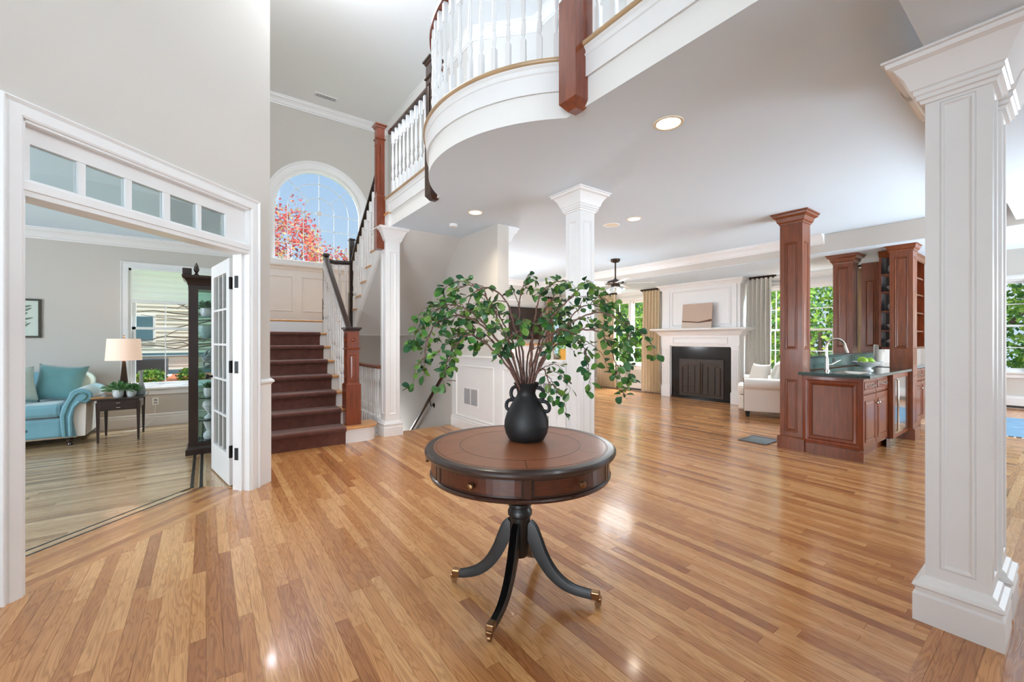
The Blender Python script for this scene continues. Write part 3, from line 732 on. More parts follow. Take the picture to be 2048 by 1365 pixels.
# brown runner: one continuous folded strip
rn = []; t_ = 0.012
for k in range(8):
    y = Y0s+RN*k; z = RS*(k+1)
    rn += [(y-t_*.2, z-RS+(0 if k == 0 else t_)), (y-t_*.4, z-0.045), (y-0.034, z-0.036), (y-0.044, z-0.02), (y-0.042, z+0.004), (y-0.026, z+t_), (y+0.03, z+t_*1.1), (y+RN-0.01, z+t_)] if k < 7 else [(y-t_*.2, z-RS+t_), (y-t_*.4, z-0.03)]
up = MB(); nrn = len(rn); x0, x1 = XL+0.01, 1.352
vs = []
for (y, z) in rn: vs += [(x0, y, z), (x1, y, z)]
for i, (y, z) in enumerate(rn):
    vs += [(x0, y+0.006, z-0.010), (x1, y+0.006, z-0.010)]
fs = [(2*i, 2*i+1, 2*i+3, 2*i+2) for i in range(nrn-1)]+[(2*i+1, 2*nrn+2*i+1, 2*nrn+2*i+3, 2*i+3) for i in range(nrn-1)]
up.add(vs, fs).build('stair_runner', 'carpet', st, smooth=True, angle=60)
# landing
MB().box(XL, 6.855, 1.33, 2.93, 7.98, 1.544-0.028).build('landing_slab', 'white', st)
MB().box(XL, 6.845, 1.516, 2.93, 7.98, 1.544).build('landing_floor', 'oak_tread', st, bevel=0.008)
# second flight, climbing back toward the camera
F2X0, F2X1 = 1.90, 2.93
for k in range(8):
    y = 6.86-RN*k; z = 1.544+0.192*(k+1)
    MB().box(F2X0, y-0.02, z-0.192, F2X1, y, z-0.028).build('riser', 'white', st)
    if k < 7: MB().box(F2X0-0.035, y-RN-0.01, z-0.028, F2X1, y+0.03, z).build('tread', 'oak_tread', st, bevel=0.009)
# cut stringer board on its open side, and plaster soffit below
s2 = [(6.86, 1.33), (6.86, 1.544)]
for k in range(8):
    y = 6.86-RN*k; z = 1.544+0.192*(k+1)
    s2 += [(y, z-0.028)]+([(y-RN, z-0.028)] if k < 7 else [])
s2 += [(5.21, 2.70), (5.21, 2.69)]
s2 = [(6.86, 1.33)]+s2[1:]
MB().prism(s2, -0.001, 0.022, mp=lambda u, v, w: (F2X0-w, u, v)).build('stringer', 'white', st)
MB().prism([(6.86, 1.33), (6.86, 1.40), (5.21, 2.77), (5.21, 2.70)], 0.0, 0.034, mp=lambda u, v, w: (F2X0-w, u, v)).build('stringer_trim', 'white', st)
MB().prism([(6.86, 1.33), (6.86, 1.50), (5.21, 2.87), (5.21, 2.70)], 0.0, F2X1-F2X0, mp=lambda u, v, w: (F2X0+w, u, v)).build('soffit', 'hall_wall', st)
# basement steps
bs = thing('basement_steps', 'steps going down beside the half wall into the basement', 'steps', (2.4, 5.5, 0))
MB().box(1.90, 5.44, -0.03, 2.90, 5.475, 0.0).build('nosing', 'oak_tread', bs)
for k in range(7):
    MB().box(1.90, 5.47+0.25*k, -0.19*(k+1)-0.03, 2.90, 5.47+0.25*(k+1)+0.03, -0.19*(k+1)).build('tread', 'oak_tread', bs)
    MB().box(1.90, 5.455+0.25*k, -0.19*(k+1), 2.90, 5.475+0.25*k, -0.19*k-.03).build('riser', 'white', bs)

# ---- railings -----------------------------------------------------------
RAIL = [(-0.030, 0), (0.030, 0), (0.034, 0.02), (0.030, 0.045), (0.016, 0.062), (-0.016, 0.062), (-0.030, 0.045), (-0.034, 0.02)]
def baluster_mb(h, hb=0.20, htop=0.15, wq=0.017, seg=8):
    b = MB(); wq2 = wq
    b.box(-wq, -wq, 0, wq, wq, hb).box(-wq, -wq, h-htop, wq, wq, h)
    m_ = h-hb-htop; r = wq
    prof = [(r*.95, 0), (r*.55, .02*m_), (r*.50, .05*m_), (r*.80, .08*m_), (r*1.05, .15*m_), (r*.95, .20*m_), (r*.55, .26*m_), (r*.85, .275*m_), (r*.85, .295*m_), (r*.55, .31*m_),
            (r*.95, .42*m_), (r*1.0, .50*m_), (r*.75, .72*m_), (r*.52, .92*m_), (r*.85, .94*m_), (r*.85, .96*m_), (r*.55, .97*m_), (r*.95, m_)]
    b.lathe(prof, seg, c=(0, 0, hb), cap=False)
    return b
def place_balusters(parent, spots, hs):
    # spots: (x,y,z); heights hs (value or list). Mesh shared between equal heights
    cache = {}
    pl = WL(parent)
    for i, (x, y, z, rz) in enumerate(spots):
        h = round(hs[i] if isinstance(hs, list) else hs, 2)
        if h not in cache:
            o = baluster_mb(h).build('baluster', 'white', None, smooth=True, angle=35); cache[h] = o
        else:
            o = cache[h].copy(); COL.objects.link(o)
        o.parent = parent; o.location = Vector((x, y, z))-pl; o.rotation_euler = (0, 0, rz)
def box_newel(parent, cx, cy, z0, z1, a=0.075, m='cherry_red', base_h=0.5, base_a=None, rosette=False, drop=False, cap=True):
    base_a = base_a or a+0.014; n = MB()
    n.box(cx-base_a, cy-base_a, z0, cx+base_a, cy+base_a, z0+base_h)
    n.frustum((cx, cy, z0+base_h), base_a, base_a, (cx, cy, z0+base_h+0.02), a, a)
    nw = MB().box(cx-a, cy-a, z0+base_h, cx+a, cy+a, z1-0.04)
    for mp, hw_ in faces4(cx, cy, a, a):
        v0, v1 = z0+base_h+0.06, z1-(0.34 if rosette else 0.26); hh = a-0.028
        nw.sweep([(-hh, v0), (hh, v0), (hh, v1), (-hh, v1)], [(0, 0), (0, 0.006), (0.008, 0.006), (0.016, 0)], closed=True, mp=mp, side=-1)
        raised_panel(nw, mp, -hh+0.018, v0+0.018, hh-0.018, v1-0.018, 0.006, 0.012)
    if drop: n.frustum((cx, cy, z0-0.05), base_a*.45, base_a*.45, (cx, cy, z0), base_a, base_a)
    n.build('newel_base', m, parent); nw.build('newel', m, parent)
    nk = z1-(0.28 if rosette else 0.20)
    MB().sweep(sq(cx, cy, a), [(0, nk), (0.012, nk+0.004), (0.014, nk+0.014), (0.0, nk+0.022)], closed=True, mp=hz).build('collar', m, parent)
    if rosette:
        for mp, _ in faces4(cx, cy, a, a):
            r_ = MB(); nn = 14; zc_ = z1-0.16
            for (r0, w0, r1, w1) in ((0.034, 0.0, 0.034, 0.008), (0.034, 0.008, 0.026, 0.008), (0.026, 0.008, 0.020, 0.003), (0.020, 0.003, 0.012, 0.010), (0.012, 0.010, 0.0005, 0.012)):
                vs = [mp(r*math.cos(2*PI*k/nn), zc_+r*math.sin(2*PI*k/nn), w_) for r, w_ in ((r0, w0), (r1, w1)) for k in range(nn)]
                r_.add(vs, [(k, (k+1) % nn, nn+(k+1) % nn, nn+k) for k in range(nn)])
            r_.build('rosette', m, parent, smooth=True)
    if cap:
        c_ = MB().sweep(sq(cx, cy, a), [(0, z1-0.05), (0.010, z1-0.046), (0.012, z1-0.03), (0.028, z1-0.02), (0.028, z1-0.006), (0.02, z1), (0, z1)], closed=True, mp=hz)
        c_.box(cx-a, cy-a, z1-.02, cx+a, cy+a, z1)
        c_.build('newel_cap', 'espresso' if rosette else m, parent)
# railing 1: first flight
r1 = thing('stair_railing', 'dark handrail with white balusters and carved square newel along the first flight', 'railing', (1.47, 5.4, 0.193))
box_newel(r1, 1.47, 5.405, RS, 1.405, a=0.072, base_h=0.50, base_a=0.09, rosette=True)
NAx, NAy = 1.49, 6.89
def slim_newel(parent, cx, cy, z0, z1, m='espresso', a=0.045):
    n = MB().box(cx-a, cy-a, z0, cx+a, cy+a, z0+(z1-z0)*.42)
    n.frustum((cx, cy, z0+(z1-z0)*.42), a, a, (cx, cy, z0+(z1-z0)*.44), a*.8, a*.8)
    n.box(cx-a*.8, cy-a*.8, z0+(z1-z0)*.44, cx+a*.8, cy+a*.8, z1-0.03)
    n.frustum((cx, cy, z1-0.03), a*1.15, a*1.15, (cx, cy, z1), a*.95, a*.95)
    n.build('newel', m, parent)
slim_newel(r1, NAx, NAy, 1.36, 2.575)
hp = [(1.47, 5.46, 1.31), (1.472, 5.52, 1.36), (NAx-.005, NAy-0.06, 2.46), (NAx, NAy-0.02, 2.49)]
MB().rail(hp, RAIL).build('handrail', 'dark_wood', r1, smooth=True)
sp = []; hh_ = []
for k in range(1, 7):
    for f in (0.25, 0.72):
        y = Y0s+RN*(k+f); z = RS*(k+1); t = (y-5.52)/(6.83-5.52); zr = 1.36+t*(2.46-1.36)
        if y > 6.82: continue
        sp.append((1.452, y, z, 0)); hh_.append(zr-z+0.004)
place_balusters(r1, sp, hh_)
# landing guard between the two flights
r2_ = thing('landing_railing', 'short dark rail with three white balusters on the landing edge', 'railing', (1.66, 6.89, 1.544))
MB().rail([(NAx+0.03, NAy, 2.44), (1.62, NAy, 2.425), (1.84, NAy, 2.44)], RAIL).build('handrail', 'espresso', r2_, smooth=True)
place_balusters(r2_, [(NAx+0.10*i, NAy, 1.544, 0) for i in (1, 2, 3)], 0.885)
# railing 2: second flight
r3 = thing('stair_railing', 'steep dark handrail with white balusters along the upper flight by the arched window', 'railing', (1.87, 6.9, 1.544))
slim_newel(r3, 1.875, NAy, 1.36, 2.86)
hp2 = [(1.875, 6.86, 2.42), (1.875, 6.70, 2.60), (1.875, 5.62, 3.50), (1.865, 5.54, 3.60), (1.845, 5.48, 3.74), (1.835, 5.44, 3.88)]
MB().rail(hp2, RAIL).build('handrail', 'espresso', r3, smooth=True)
sp = []; hh_ = []
for k in range(7):
    for f in (0.28, 0.75):
        y = 6.86-RN*(k+f); z = 1.544+0.192*(k+1)
        zr = 2.60+(6.70-y)/(1.08)*0.90 if y < 6.70 else 2.42+(6.86-y)*1.1
        if y < 5.62: zr = 3.50+(5.62-y)*1.1
        if y < 5.50: continue
        sp.append((1.885, y, z, 0)); hh_.append(zr-z+0.004)
place_balusters(r3, sp, hh_)
# gallery railing: newel, straight run, newel, bow, newel, straight run
g = thing('gallery_railing', 'white baluster railing with dark rail around the bowed upper gallery', 'railing', (1.9, 3.0, ZU))
IN = 0.04
box_newel(g, 1.828, 5.42, 2.43, 4.05, a=0.050, base_h=0.68, base_a=0.056, m='cherry_red')
box_newel(g, 1.885, 3.935, 2.73, 4.12, a=0.058, base_h=0.62, base_a=0.066, m='dark_wood', drop=True)
box_newel(g, 1.868, 1.872, 2.73, 4.25, a=0.062, base_h=0.64, base_a=0.074, m='cherry_red', drop=True)
hbal = 0.83; zr = ZU+hbal+0.004
pth = edge_path(-IN)
arcp = [p for p in pth[1:-1]]
MB().rail([(1.93, 5.30, zr), (1.93, 3.98, zr)], RAIL).build('handrail', 'dark_wood', g, smooth=True)
MB().rail([(x, y, zr) for x, y in arcp], RAIL).build('handrail', 'cherry_red', g, smooth=True)
MB().rail([(1.93, 1.80, zr), (1.93, -2.4, zr)], RAIL).build('handrail', 'cherry_red', g, smooth=True)
sp = [(1.925, 5.20-0.122*i, ZU, 0) for i in range(10)]
rb = CR-IN; a0 = math.atan2(arcp[0][1]-CYc, arcp[0][0]-CXc); a1 = math.atan2(arcp[-1][1]-CYc, arcp[-1][0]-CXc)
a0 %= 2*PI; a1 %= 2*PI
nb = 18
for i in range(nb):
    t = a0+(a1-a0)*(i+0.75)/(nb+0.5); sp.append((CXc+rb*math.cos(t), CYc+rb*math.sin(t), ZU, t))
sp += [(1.93, 1.74-0.122*i, ZU, 0) for i in range(12)]
place_balusters(g, sp, hbal)
# guard rail beside the basement well
gr = thing('guard_railing', 'low brown rail with white balusters between stair foot and column', 'railing', (1.87, 6.0, 0))
MB().rail([(1.87, 5.50, 0.862), (1.87, 6.80, 0.862)], [(a*1.1, b*.75) for a, b in RAIL]).build('handrail', 'cherry', gr, smooth=True)
place_balusters(gr, [(1.87, 5.60+0.10*i, 0.0, 0) for i in range(12)], 0.863)
slim_newel(gr, 1.87, 6.84, 0, 1.02, m='dark_wood')
# wall handrail down the basement stair
wh = thing('wall_handrail', 'dark sloping handrail on the wall above the basement stair', 'handrail', (2.86, 5.6, 0.8))
hr = [(2.90, 5.44, 0.835), (2.868, 5.45, 0.835), (2.858, 5.50, 0.815), (2.858, 5.60, 0.745), (2.858, 6.90, -0.36)]
MB().tube(hr, [0.026, 0.026, 0.026, 0.026, 0.026], 10).build('rail', 'dark_wood', wh, smooth=True)
MB().lathe([(0.036, 0), (0.036, 0.006), (0.02, 0.012)], 16, mtx=Matrix.Translation((2.90, 5.44, 0.835)) @ Matrix.Rotation(-PI/2, 4, 'Y')).build('end_rosette', 'dark_wood', wh)
bk = MB(); bk.tube([(2.93, 6.10, 0.20), (2.88, 6.10, 0.20), (2.858, 6.10, 0.30)], 0.008, 8)
bk.lathe([(0.04, 0), (0.04, 0.006), (0.03, 0.014), (0.01, 0.02)], 18, mtx=Matrix.Translation((2.93, 6.10, 0.20)) @ Matrix.Rotation(-PI/2, 4, 'Y'))
bk.build('bracket', 'bronze', wh, smooth=True)
# ================================================================== WINDOWS, DOORS, CASINGS
CAS = [(0, 0), (0, 0.014), (0.010, 0.020), (0.055, 0.022), (0.060, 0.016), (0.066, 0.022), (0.076, 0.030), (0.082, 0.030), (0.085, 0.020), (0.085, 0)]
def casing(mp, u0, u1, v0, v1, sill=True, w=1.0, name='casing', parent=None, side=1, m='white'):
    pr = [(o*w, h) for o, h in CAS]
    path = [(u1, v0), (u1, v1), (u0, v1), (u0, v0)]     # counter-clockwise seen with u right, v up: out = right of travel
    return MB().sweep(path, pr, mp=mp, side=1).build(name, m, parent, smooth=True, angle=25)
# opening in the diagonal wall
dr = struct(bpy.data.objects.new('door_1', None)); COL.objects.link(dr)
casing(mD, OPL, OPR, 0, OPT, parent=dr)
jb = MB()
def slabD(b, u0, u1, v0, v1, w0, w1): 
    b.add([mD(u, v, w_) for w_ in (w0, w1) for u, v in ((u0, v0), (u1, v0), (u1, v1), (u0, v1))], [(0, 3, 2, 1), (4, 5, 6, 7), (0, 1, 5, 4), (1, 2, 6, 5), (2, 3, 7, 6), (3, 0, 4, 7)])
slabD(jb, OPL-0.01, OPL+0.012, 0, OPT, -0.15, 0.006); slabD(jb, OPR-0.012, OPR+0.01, 0, OPT, -0.15, 0.006); slabD(jb, OPL, OPR, OPT-0.014, OPT+0.01, -0.15, 0.006)
slabD(jb, OPR-0.026, OPR-0.012, 0, 1.96, -0.085, -0.055); slabD(jb, OPL+0.012, OPL+0.026, 0, 1.96, -0.085, -0.055)
jb.build('jamb', 'white', dr)
tb = MB(); slabD(tb, OPL, OPR, 1.956, 2.035, -0.14, 0.002); slabD(tb, OPL, OPR, 1.985, 2.03, 0.0, 0.010); tb.build('transom_bar', 'white', dr, bevel=0.003)
tr = MB(); TX = [(-.688, -.541), (-.516, -.368), (-.343, -.199), (-.169, -.024), (-.001, .150)]
us = [(a/R2, b/R2) for a, b in TX]
slabD(tr, OPL+0.012, us[0][0], 2.035, OPT-0.012, -0.075, -0.035); slabD(tr, us[-1][1], OPR-0.012, 2.035, OPT-0.012, -0.075, -0.035)
slabD(tr, us[0][0], us[-1][1], 2.035, 2.053, -0.075, -0.035); slabD(tr, us[0][0], us[-1][1], 2.232, OPT-0.012, -0.075, -0.035)
for i in range(4): slabD(tr, us[i][1], us[i+1][0], 2.053, 2.232, -0.072, -0.038)
tr.build('transom_sash', 'white', dr)
for a, b in us:
    p = MB(); slabD(p, a, b, 2.053, 2.232, -0.058, -0.054); p.build('pane', 'glass', dr)
# open french door leaf
dl = struct(bpy.data.objects.new('door_2', None)); COL.objects.link(dl)
hx, hy = 0.176, 4.262; dirv = Vector((-0.123, 0.728, 0)).normalized(); nv = Vector((dirv.y, -dirv.x, 0))
def mL(u, v, w): return (hx+dirv.x*u+nv.x*w, hy+dirv.y*u+nv.y*w, v)
def slabL(b, u0, u1, v0, v1, w0, w1):
    b.add([mL(u, v, w_) for w_ in (w0, w1) for u, v in ((u0, v0), (u1, v0), (u1, v1), (u0, v1))], [(0, 3, 2, 1), (4, 5, 6, 7), (0, 1, 5, 4), (1, 2, 6, 5), (2, 3, 7, 6), (3, 0, 4, 7)])
dw = 0.70; dz0, dz1 = 0.012, 1.945; stl = 0.105
lf = MB(); slabL(lf, 0, stl, dz0, dz1, -0.02, 0.02); slabL(lf, dw-stl, dw, dz0, dz1, -0.02, 0.02)
gz0, gz1 = 0.27, 1.83; slabL(lf, stl, dw-stl, dz0, gz0, -0.02, 0.02); slabL(lf, stl, dw-stl, gz1, dz1, -0.02, 0.02)
lf.build('leaf_frame', 'white', dl, bevel=0.003)
mu = MB(); gw = dw-2*stl
for i in (1, 2): slabL(mu, stl+gw*i/3-0.009, stl+gw*i/3+0.009, gz0, gz1, -0.014, 0.014)
for j in (1, 2, 3, 4): slabL(mu, stl, dw-stl, gz0+(gz1-gz0)*j/5-0.009, gz0+(gz1-gz0)*j/5+0.009, -0.0155, 0.0155)
mu.build('muntins', 'white', dl)
for i in range(3):
    for j in range(5):
        p = MB(); slabL(p, stl+gw*i/3+.009, stl+gw*(i+1)/3-.009, gz0+(gz1-gz0)*j/5+.009, gz0+(gz1-gz0)*(j+1)/5-.009, -0.002, 0.002); p.build('pane', 'glass', dl)
for z in (0.30, 1.02, 1.73):
    h = MB(); slabL(h, -0.005, 0.0, z-.05, z+.05, -0.022, 0.020)
    h.add([], [])
    jx = OPR-0.012
    h.add([mD(jx-0.002, v, w_) for w_, v in ((-0.13, z-.05), (-0.095, z-.05), (-0.095, z+.05), (-0.13, z+.05))]+[mD(jx-0.005, v, w_) for w_, v in ((-0.13, z-.05), (-0.095, z-.05), (-0.095, z+.05), (-0.13, z+.05))], [(0, 1, 2, 3), (4, 7, 6, 5), (0, 4, 5, 1), (2, 6, 7, 3), (1, 5, 6, 2), (3, 7, 4, 0)])
    h.lathe([(0.010, -.052), (0.010, .052)], 10, c=(hx+nv.x*-0.01+0.002, hy-0.006, z)); h.build('hinge', 'black_metal', dl)
kb = MB().lathe([(0.012, 0), (0.010, 0.02), (0.022, 0.03), (0.026, 0.042), (0.020, 0.052), (0.002, 0.056)], 14, mtx=Matrix.Translation(mL(dw-0.05, 0.90, -0.02)) @ nv.copy().__neg__().to_track_quat('Z', 'Y').to_matrix().to_4x4())
kb.build('door_knob', 'black_metal', dl, smooth=True)

def window(name, mp, u0, u1, v0, v1, cols=3, rows=2, casing_w=1.0, shade=None, dbl=1, muntin=0.008, sill_h=True, stile=0.04):
    """double-hung units in a wall opening; mp: w>0 towards the room"""
    wn = struct(bpy.data.objects.new(name, None)); COL.objects.link(wn)
    def slab(b, a0, a1, b0, b1, w0, w1):
        b.add([mp(u, v, w_) for w_ in (w0, w1) for u, v in ((a0, b0), (a1, b0), (a1, b1), (a0, b1))], [(0, 3, 2, 1), (4, 5, 6, 7), (0, 1, 5, 4), (1, 2, 6, 5), (2, 3, 7, 6), (3, 0, 4, 7)])
    casing(mp, u0, u1, v0, v1, parent=wn, w=casing_w)
    sl = MB(); slab(sl, u0-0.11, u1+0.11, v0-0.03, v0, -0.1, 0.055); slab(sl, u0-0.085, u1+0.085, v0-0.11, v0-0.03, 0, 0.018); sl.build('window_sill', 'white', wn, bevel=0.004)
    uw = (u1-u0)/dbl
    for k in range(dbl):
        a0 = u0+uw*k; a1 = a0+uw; 
        fr = MB()
        for q in ((a0, a0+.03, v0, v1), (a1-.03, a1, v0, v1), (a0, a1, v0, v0+.03), (a0, a1, v1-.03, v1)): slab(fr, *q, -0.13, -0.01)
        if dbl > 1 and k < dbl-1: slab(fr, a1-.045, a1+.045, v0, v1, -0.13, 0.012)
        fr.build('window_frame', 'white', wn)
        vm = (v0+v1)/2
        for (b0, b1, wo) in ((vm-.018, v1-.03, -0.10), (v0+.03, vm+.018, -0.065)):
            s = MB(); c0, c1 = a0+.03, a1-.03
            for q in ((c0, c0+stile, b0, b1), (c1-stile, c1, b0, b1), (c0, c1, b0, b0+.036), (c0, c1, b1-.036, b1)): slab(s, *q, wo, wo+.03)
            gw_, gh = (c1-c0-2*stile), (b1-b0-.072)
            for i in range(1, cols): slab(s, c0+stile+gw_*i/cols-muntin, c0+stile+gw_*i/cols+muntin, b0+.036, b1-.036, wo+.006, wo+.024)
            for j in range(1, rows): slab(s, c0+stile, c1-stile, b0+.036+gh*j/rows-muntin, b0+.036+gh*j/rows+muntin, wo+.0065, wo+.0235)
            s.build('sash', 'white', wn)
            for i in range(cols):
                for j in range(rows):
                    p = MB(); q0 = c0+stile+gw_*i/cols; r0 = b0+.036+gh*j/rows
                    p.add([mp(q0, r0, wo+.014), mp(q0+gw_/cols, r0, wo+.014), mp(q0+gw_/cols, r0+gh/rows, wo+.014), mp(q0, r0+gh/rows, wo+.014)], [(0, 1, 2, 3)]).build('pane', 'glass', wn)
    return wn, slab
mY = lambda u, v, w: (u, 7.98-w, v)
w1, slabw = window('window_1', mY, WL0, WL1, WZ0, WZ1, cols=3, rows=2, muntin=0.006)
# pleated shade over the top of the den window
sh = thing('window_shade', 'white pleated shade half drawn over the den window', 'shade', (-0.325, 7.93, 2.2))
nv_ = 22; zt, zb = 2.245, 1.80; pr = []
for i in range(nv_+1):
    z = zt+(zb-zt)*i/nv_; pr.append((0.010 if i % 4 < 2 else 0.018, z))
s = MB(); vs = []
for o_, z in pr: vs += [(WL0+.035, 7.972-.02-o_, z), (WL1-.035, 7.972-.02-o_, z)]
s.add(vs, [(2*i, 2*i+1, 2*i+3, 2*i+2) for i in range(nv_)])
M['shade'] = mat('white_shade_fabric', (244, 244, 242), 0.9, emit=(255, 255, 255), es=0.0)
n_ = M['shade'].node_tree; bs_ = n_.nodes['Principled BSDF']; tl = n_.nodes.new('ShaderNodeBsdfTranslucent'); tl.inputs[0].default_value = (0.95, 0.95, 0.95, 1)
ms_ = n_.nodes.new('ShaderNodeMixShader'); ms_.inputs[0].default_value = 0.5; n_.links.new(bs_.outputs[0], ms_.inputs[1]); n_.links.new(tl.outputs[0], ms_.inputs[2]); n_.links.new(ms_.outputs[0], n_.nodes['Material Output'].inputs[0])
s.build('shade_cloth', 'shade', sh); MB().box(WL0+.03, 7.93, zt, WL1-.03, 7.965, zt+.03).box(WL0+.03, 7.925, zb-.02, WL1-.03, 7.96, zb).build('shade_rail', 'white', sh)
mXf = lambda u, v, w: (8.6-w, u, v)
def mirror(mp, c): return lambda u, v, w: mp(2*c-u, v, w)
window('window_2', mirror(mXf, sum(W1)/2), W1[0], W1[1], WB, WT, cols=2, rows=2, dbl=2)
window('window_3', mirror(mXf, sum(W2)/2), W2[0], W2[1], WB, WT, cols=2, rows=2, dbl=2)
mXb = lambda u, v, w: (11.9-w, u, v)
window('window_4', mirror(mXb, (BW0+BW1)/2), BW0, BW1, 0.66, 2.35, cols=2, rows=2, dbl=3)
window('window_5', lambda u, v, w: (u, 8.1-w, v), 7.25, 8.15, 0.80, 2.20, cols=2, rows=2)
# arched landing window
aw = struct(bpy.data.objects.new('window_6', None)); COL.objects.link(aw)
mYn = lambda u, v, w: (u, 7.98-w, v)
def acas(r, n=32): return [(AX+r, AB)]+[(AX+r*math.cos(PI*i/n), ASZ+r*math.sin(PI*i/n)) for i in range(n+1)]+[(AX-r, AB)]
MB().sweep(acas(AR), [(o*1.55, h) for o, h in CAS], mp=mYn, side=1).build('casing', 'white', aw, smooth=True, angle=30)
MB().sweep(acas(AR), [(-0.05, -0.06), (-0.05, -0.10), (0.01, -0.11), (0.01, -0.0), (-0.008, -0.0), (-0.008, -0.055)], mp=mYn, side=1).build('sash', 'white', aw, smooth=True, angle=30)
mb = MB(); bar = [(-0.0042, -0.085), (0.0042, -0.085), (0.0042, -0.072), (-0.0042, -0.072)]
for r in (0.255, 0.505):
    mb.sweep(acas(r, 24), bar, mp=mYn, side=1)
def seg(p, q): mb.sweep([p, q], bar, mp=mYn, side=1)
seg((AX, AB), (AX, ASZ+AR-.02))
for a in (45, 135): seg((AX+.255*math.cos(math.radians(a)), ASZ+.255*math.sin(math.radians(a))), (AX+.73*math.cos(math.radians(a)), ASZ+.73*math.sin(math.radians(a))))
for z in (ASZ-.02, ASZ-.31, ASZ-.60): seg((AX-AR+.02, z), (AX+AR-.02, z))
mb.build('muntins', 'white', aw)
MB().lathe([(0.045, 0), (0.045, .02)], 20, mtx=Matrix.Translation((AX, 7.98+.068, ASZ-.02)) @ Matrix.Rotation(PI/2, 4, 'X')).build('hub', 'white', aw)
gp = [(AX+AR, AB)]+[(AX+AR*math.cos(PI*i/24), ASZ+AR*math.sin(PI*i/24)) for i in range(25)]+[(AX-AR, AB)]
MB().add([mYn(u, v, -0.078) for u, v in gp], [tuple(range(len(gp)))]).build('pane', 'glass', aw)
MB().box(0.46, 7.90, 2.50, 2.92, 7.98, 2.545).box(0.46, 7.925, 2.545, 2.92, 7.98, 2.61).build('window_sill', 'white', aw, bevel=0.006)
# landing wainscot: white sheet, raised rectangles
wl = struct(MB().box(0.46, 7.965, 1.544, 2.93, 7.98, 2.50).build('trim_landing_wainscot', 'white'))
for u0, u1 in ((0.52, 0.62), (0.70, 1.20), (1.335, 1.83), (1.96, 2.46)):
    MB().sweep([(u0, 1.73), (u1, 1.73), (u1, 2.335), (u0, 2.335)], pm, closed=True, mp=lambda u, v, w: (u, 7.965-w, v), side=-1).build('panel_moulding', 'white', wl)
MB().sweep([(0.46, 7.965), (2.9, 7.965)], [(0, 2.44), (0.012, 2.44), (0.02, 2.46), (0.03, 2.5), (0, 2.5)], mp=hz, side=1).build('bed_moulding', 'white', wl)

# ================================================================== RECESSED LIGHTS, DETECTOR, VENTS
def downlight(name, label, x, y, z, r=0.085, lit=True, e=9, cat='ceiling light', inner='bulb'):
    t = thing(name, label, cat, (x, y, z))
    MB().lathe([(r*0.80, 0.0), (r*0.84, -0.006), (r, -0.006), (r+.004, 0.0)], 32, c=(x, y, z), cap=False).build('trim_ring', 'plaster' if lit else 'white', t, smooth=True)
    if lit:
        MB().lathe([(r*0.82, -0.002), (0.0, -0.003)], 32, c=(x, y, z), cap=False).build('lens', inner, t)
        light('downlight_glow', 'SPOT', (x, y, z-0.03), (0, 0, 0), e, (1, 0.87, 0.70), spot_size=2.4, spot_blend=1.0, shadow_soft_size=0.06)
    else:
        MB().lathe([(r*0.82, -0.002), (r*0.4, 0.008-0.012), (0.0, -0.003)], 32, c=(x, y, z), cap=False).build('grille', 'plaster', t)
    return t
downlight('ceiling_light', 'large lit recessed light in the ceiling above and right of the gallery newel', 2.492, 1.629, ZC, 0.093, e=14)
downlight('ceiling_light', 'lit recessed light in the ceiling by the smoke detector near the stairs', 2.472, 4.072, ZC, 0.085, e=32)
downlight('ceiling_light', 'lit recessed light in the ceiling right of the middle white column', 4.137, 3.166, ZC, 0.085, e=14)
downlight('ceiling_speaker', 'unlit round recessed fitting in the ceiling beside the middle column', 4.124, 3.50, ZC, 0.10, lit=False, cat='speaker')
downlight('ceiling_light', 'lit recessed light in the den ceiling seen through the transom', -0.35, 5.10, ZC, 0.085)
downlight('ceiling_light', 'lit recessed light in the upper hall ceiling seen between balusters', 2.30, 2.62, ZT, 0.085)
sd = thing('smoke_detector', 'small white round smoke detector on the ceiling near the stairs', 'smoke detector', (2.501, 4.662, ZC))
MB().lathe([(0.055, 0), (0.055, -0.02), (0.045, -0.032), (0.0, -0.034)], 24, c=(2.501, 4.662, ZC), cap=False).build('housing', 'white', sd, smooth=True, angle=40)
grille('air_vent', 'white slatted vent in the high ceiling above the arched window', lambda u, v, w: (u, v, ZT-w), 1.45, 1.81, 7.47, 7.62, nsl=9, split=False, vertical=True)
grille('air_vent', 'white return vent high on the family room back wall above the screen', lambda u, v, w: (u, 8.1-w, v), 5.80, 6.23, 2.20, 2.44, nsl=6, split=False, mdark='plaster')
grille('floor_register', 'dark slatted register set in the oak floor by the wood column', lambda u, v, w: (u, v, 0.001+w), 5.33, 5.74, 2.20, 2.52, mframe='slot', mdark='black_metal', nsl=12, split=False, cat='floor vent')

# ================================================================== FIREPLACE
fp = thing('fireplace', 'white fireplace with panelled overmantel and black surround', 'fireplace', (8.4, 4.70, 0))
FX = 8.26; mF = planeX(FX, -1)
b = MB(); b.box(FX, 3.86, 0, 8.6, 4.03, 2.455).box(FX, 5.33, 0, 8.6, 5.56, 2.455).box(FX, 4.03, 1.105, 8.6, 5.33, 2.455); b.build('breast', 'white', fp)
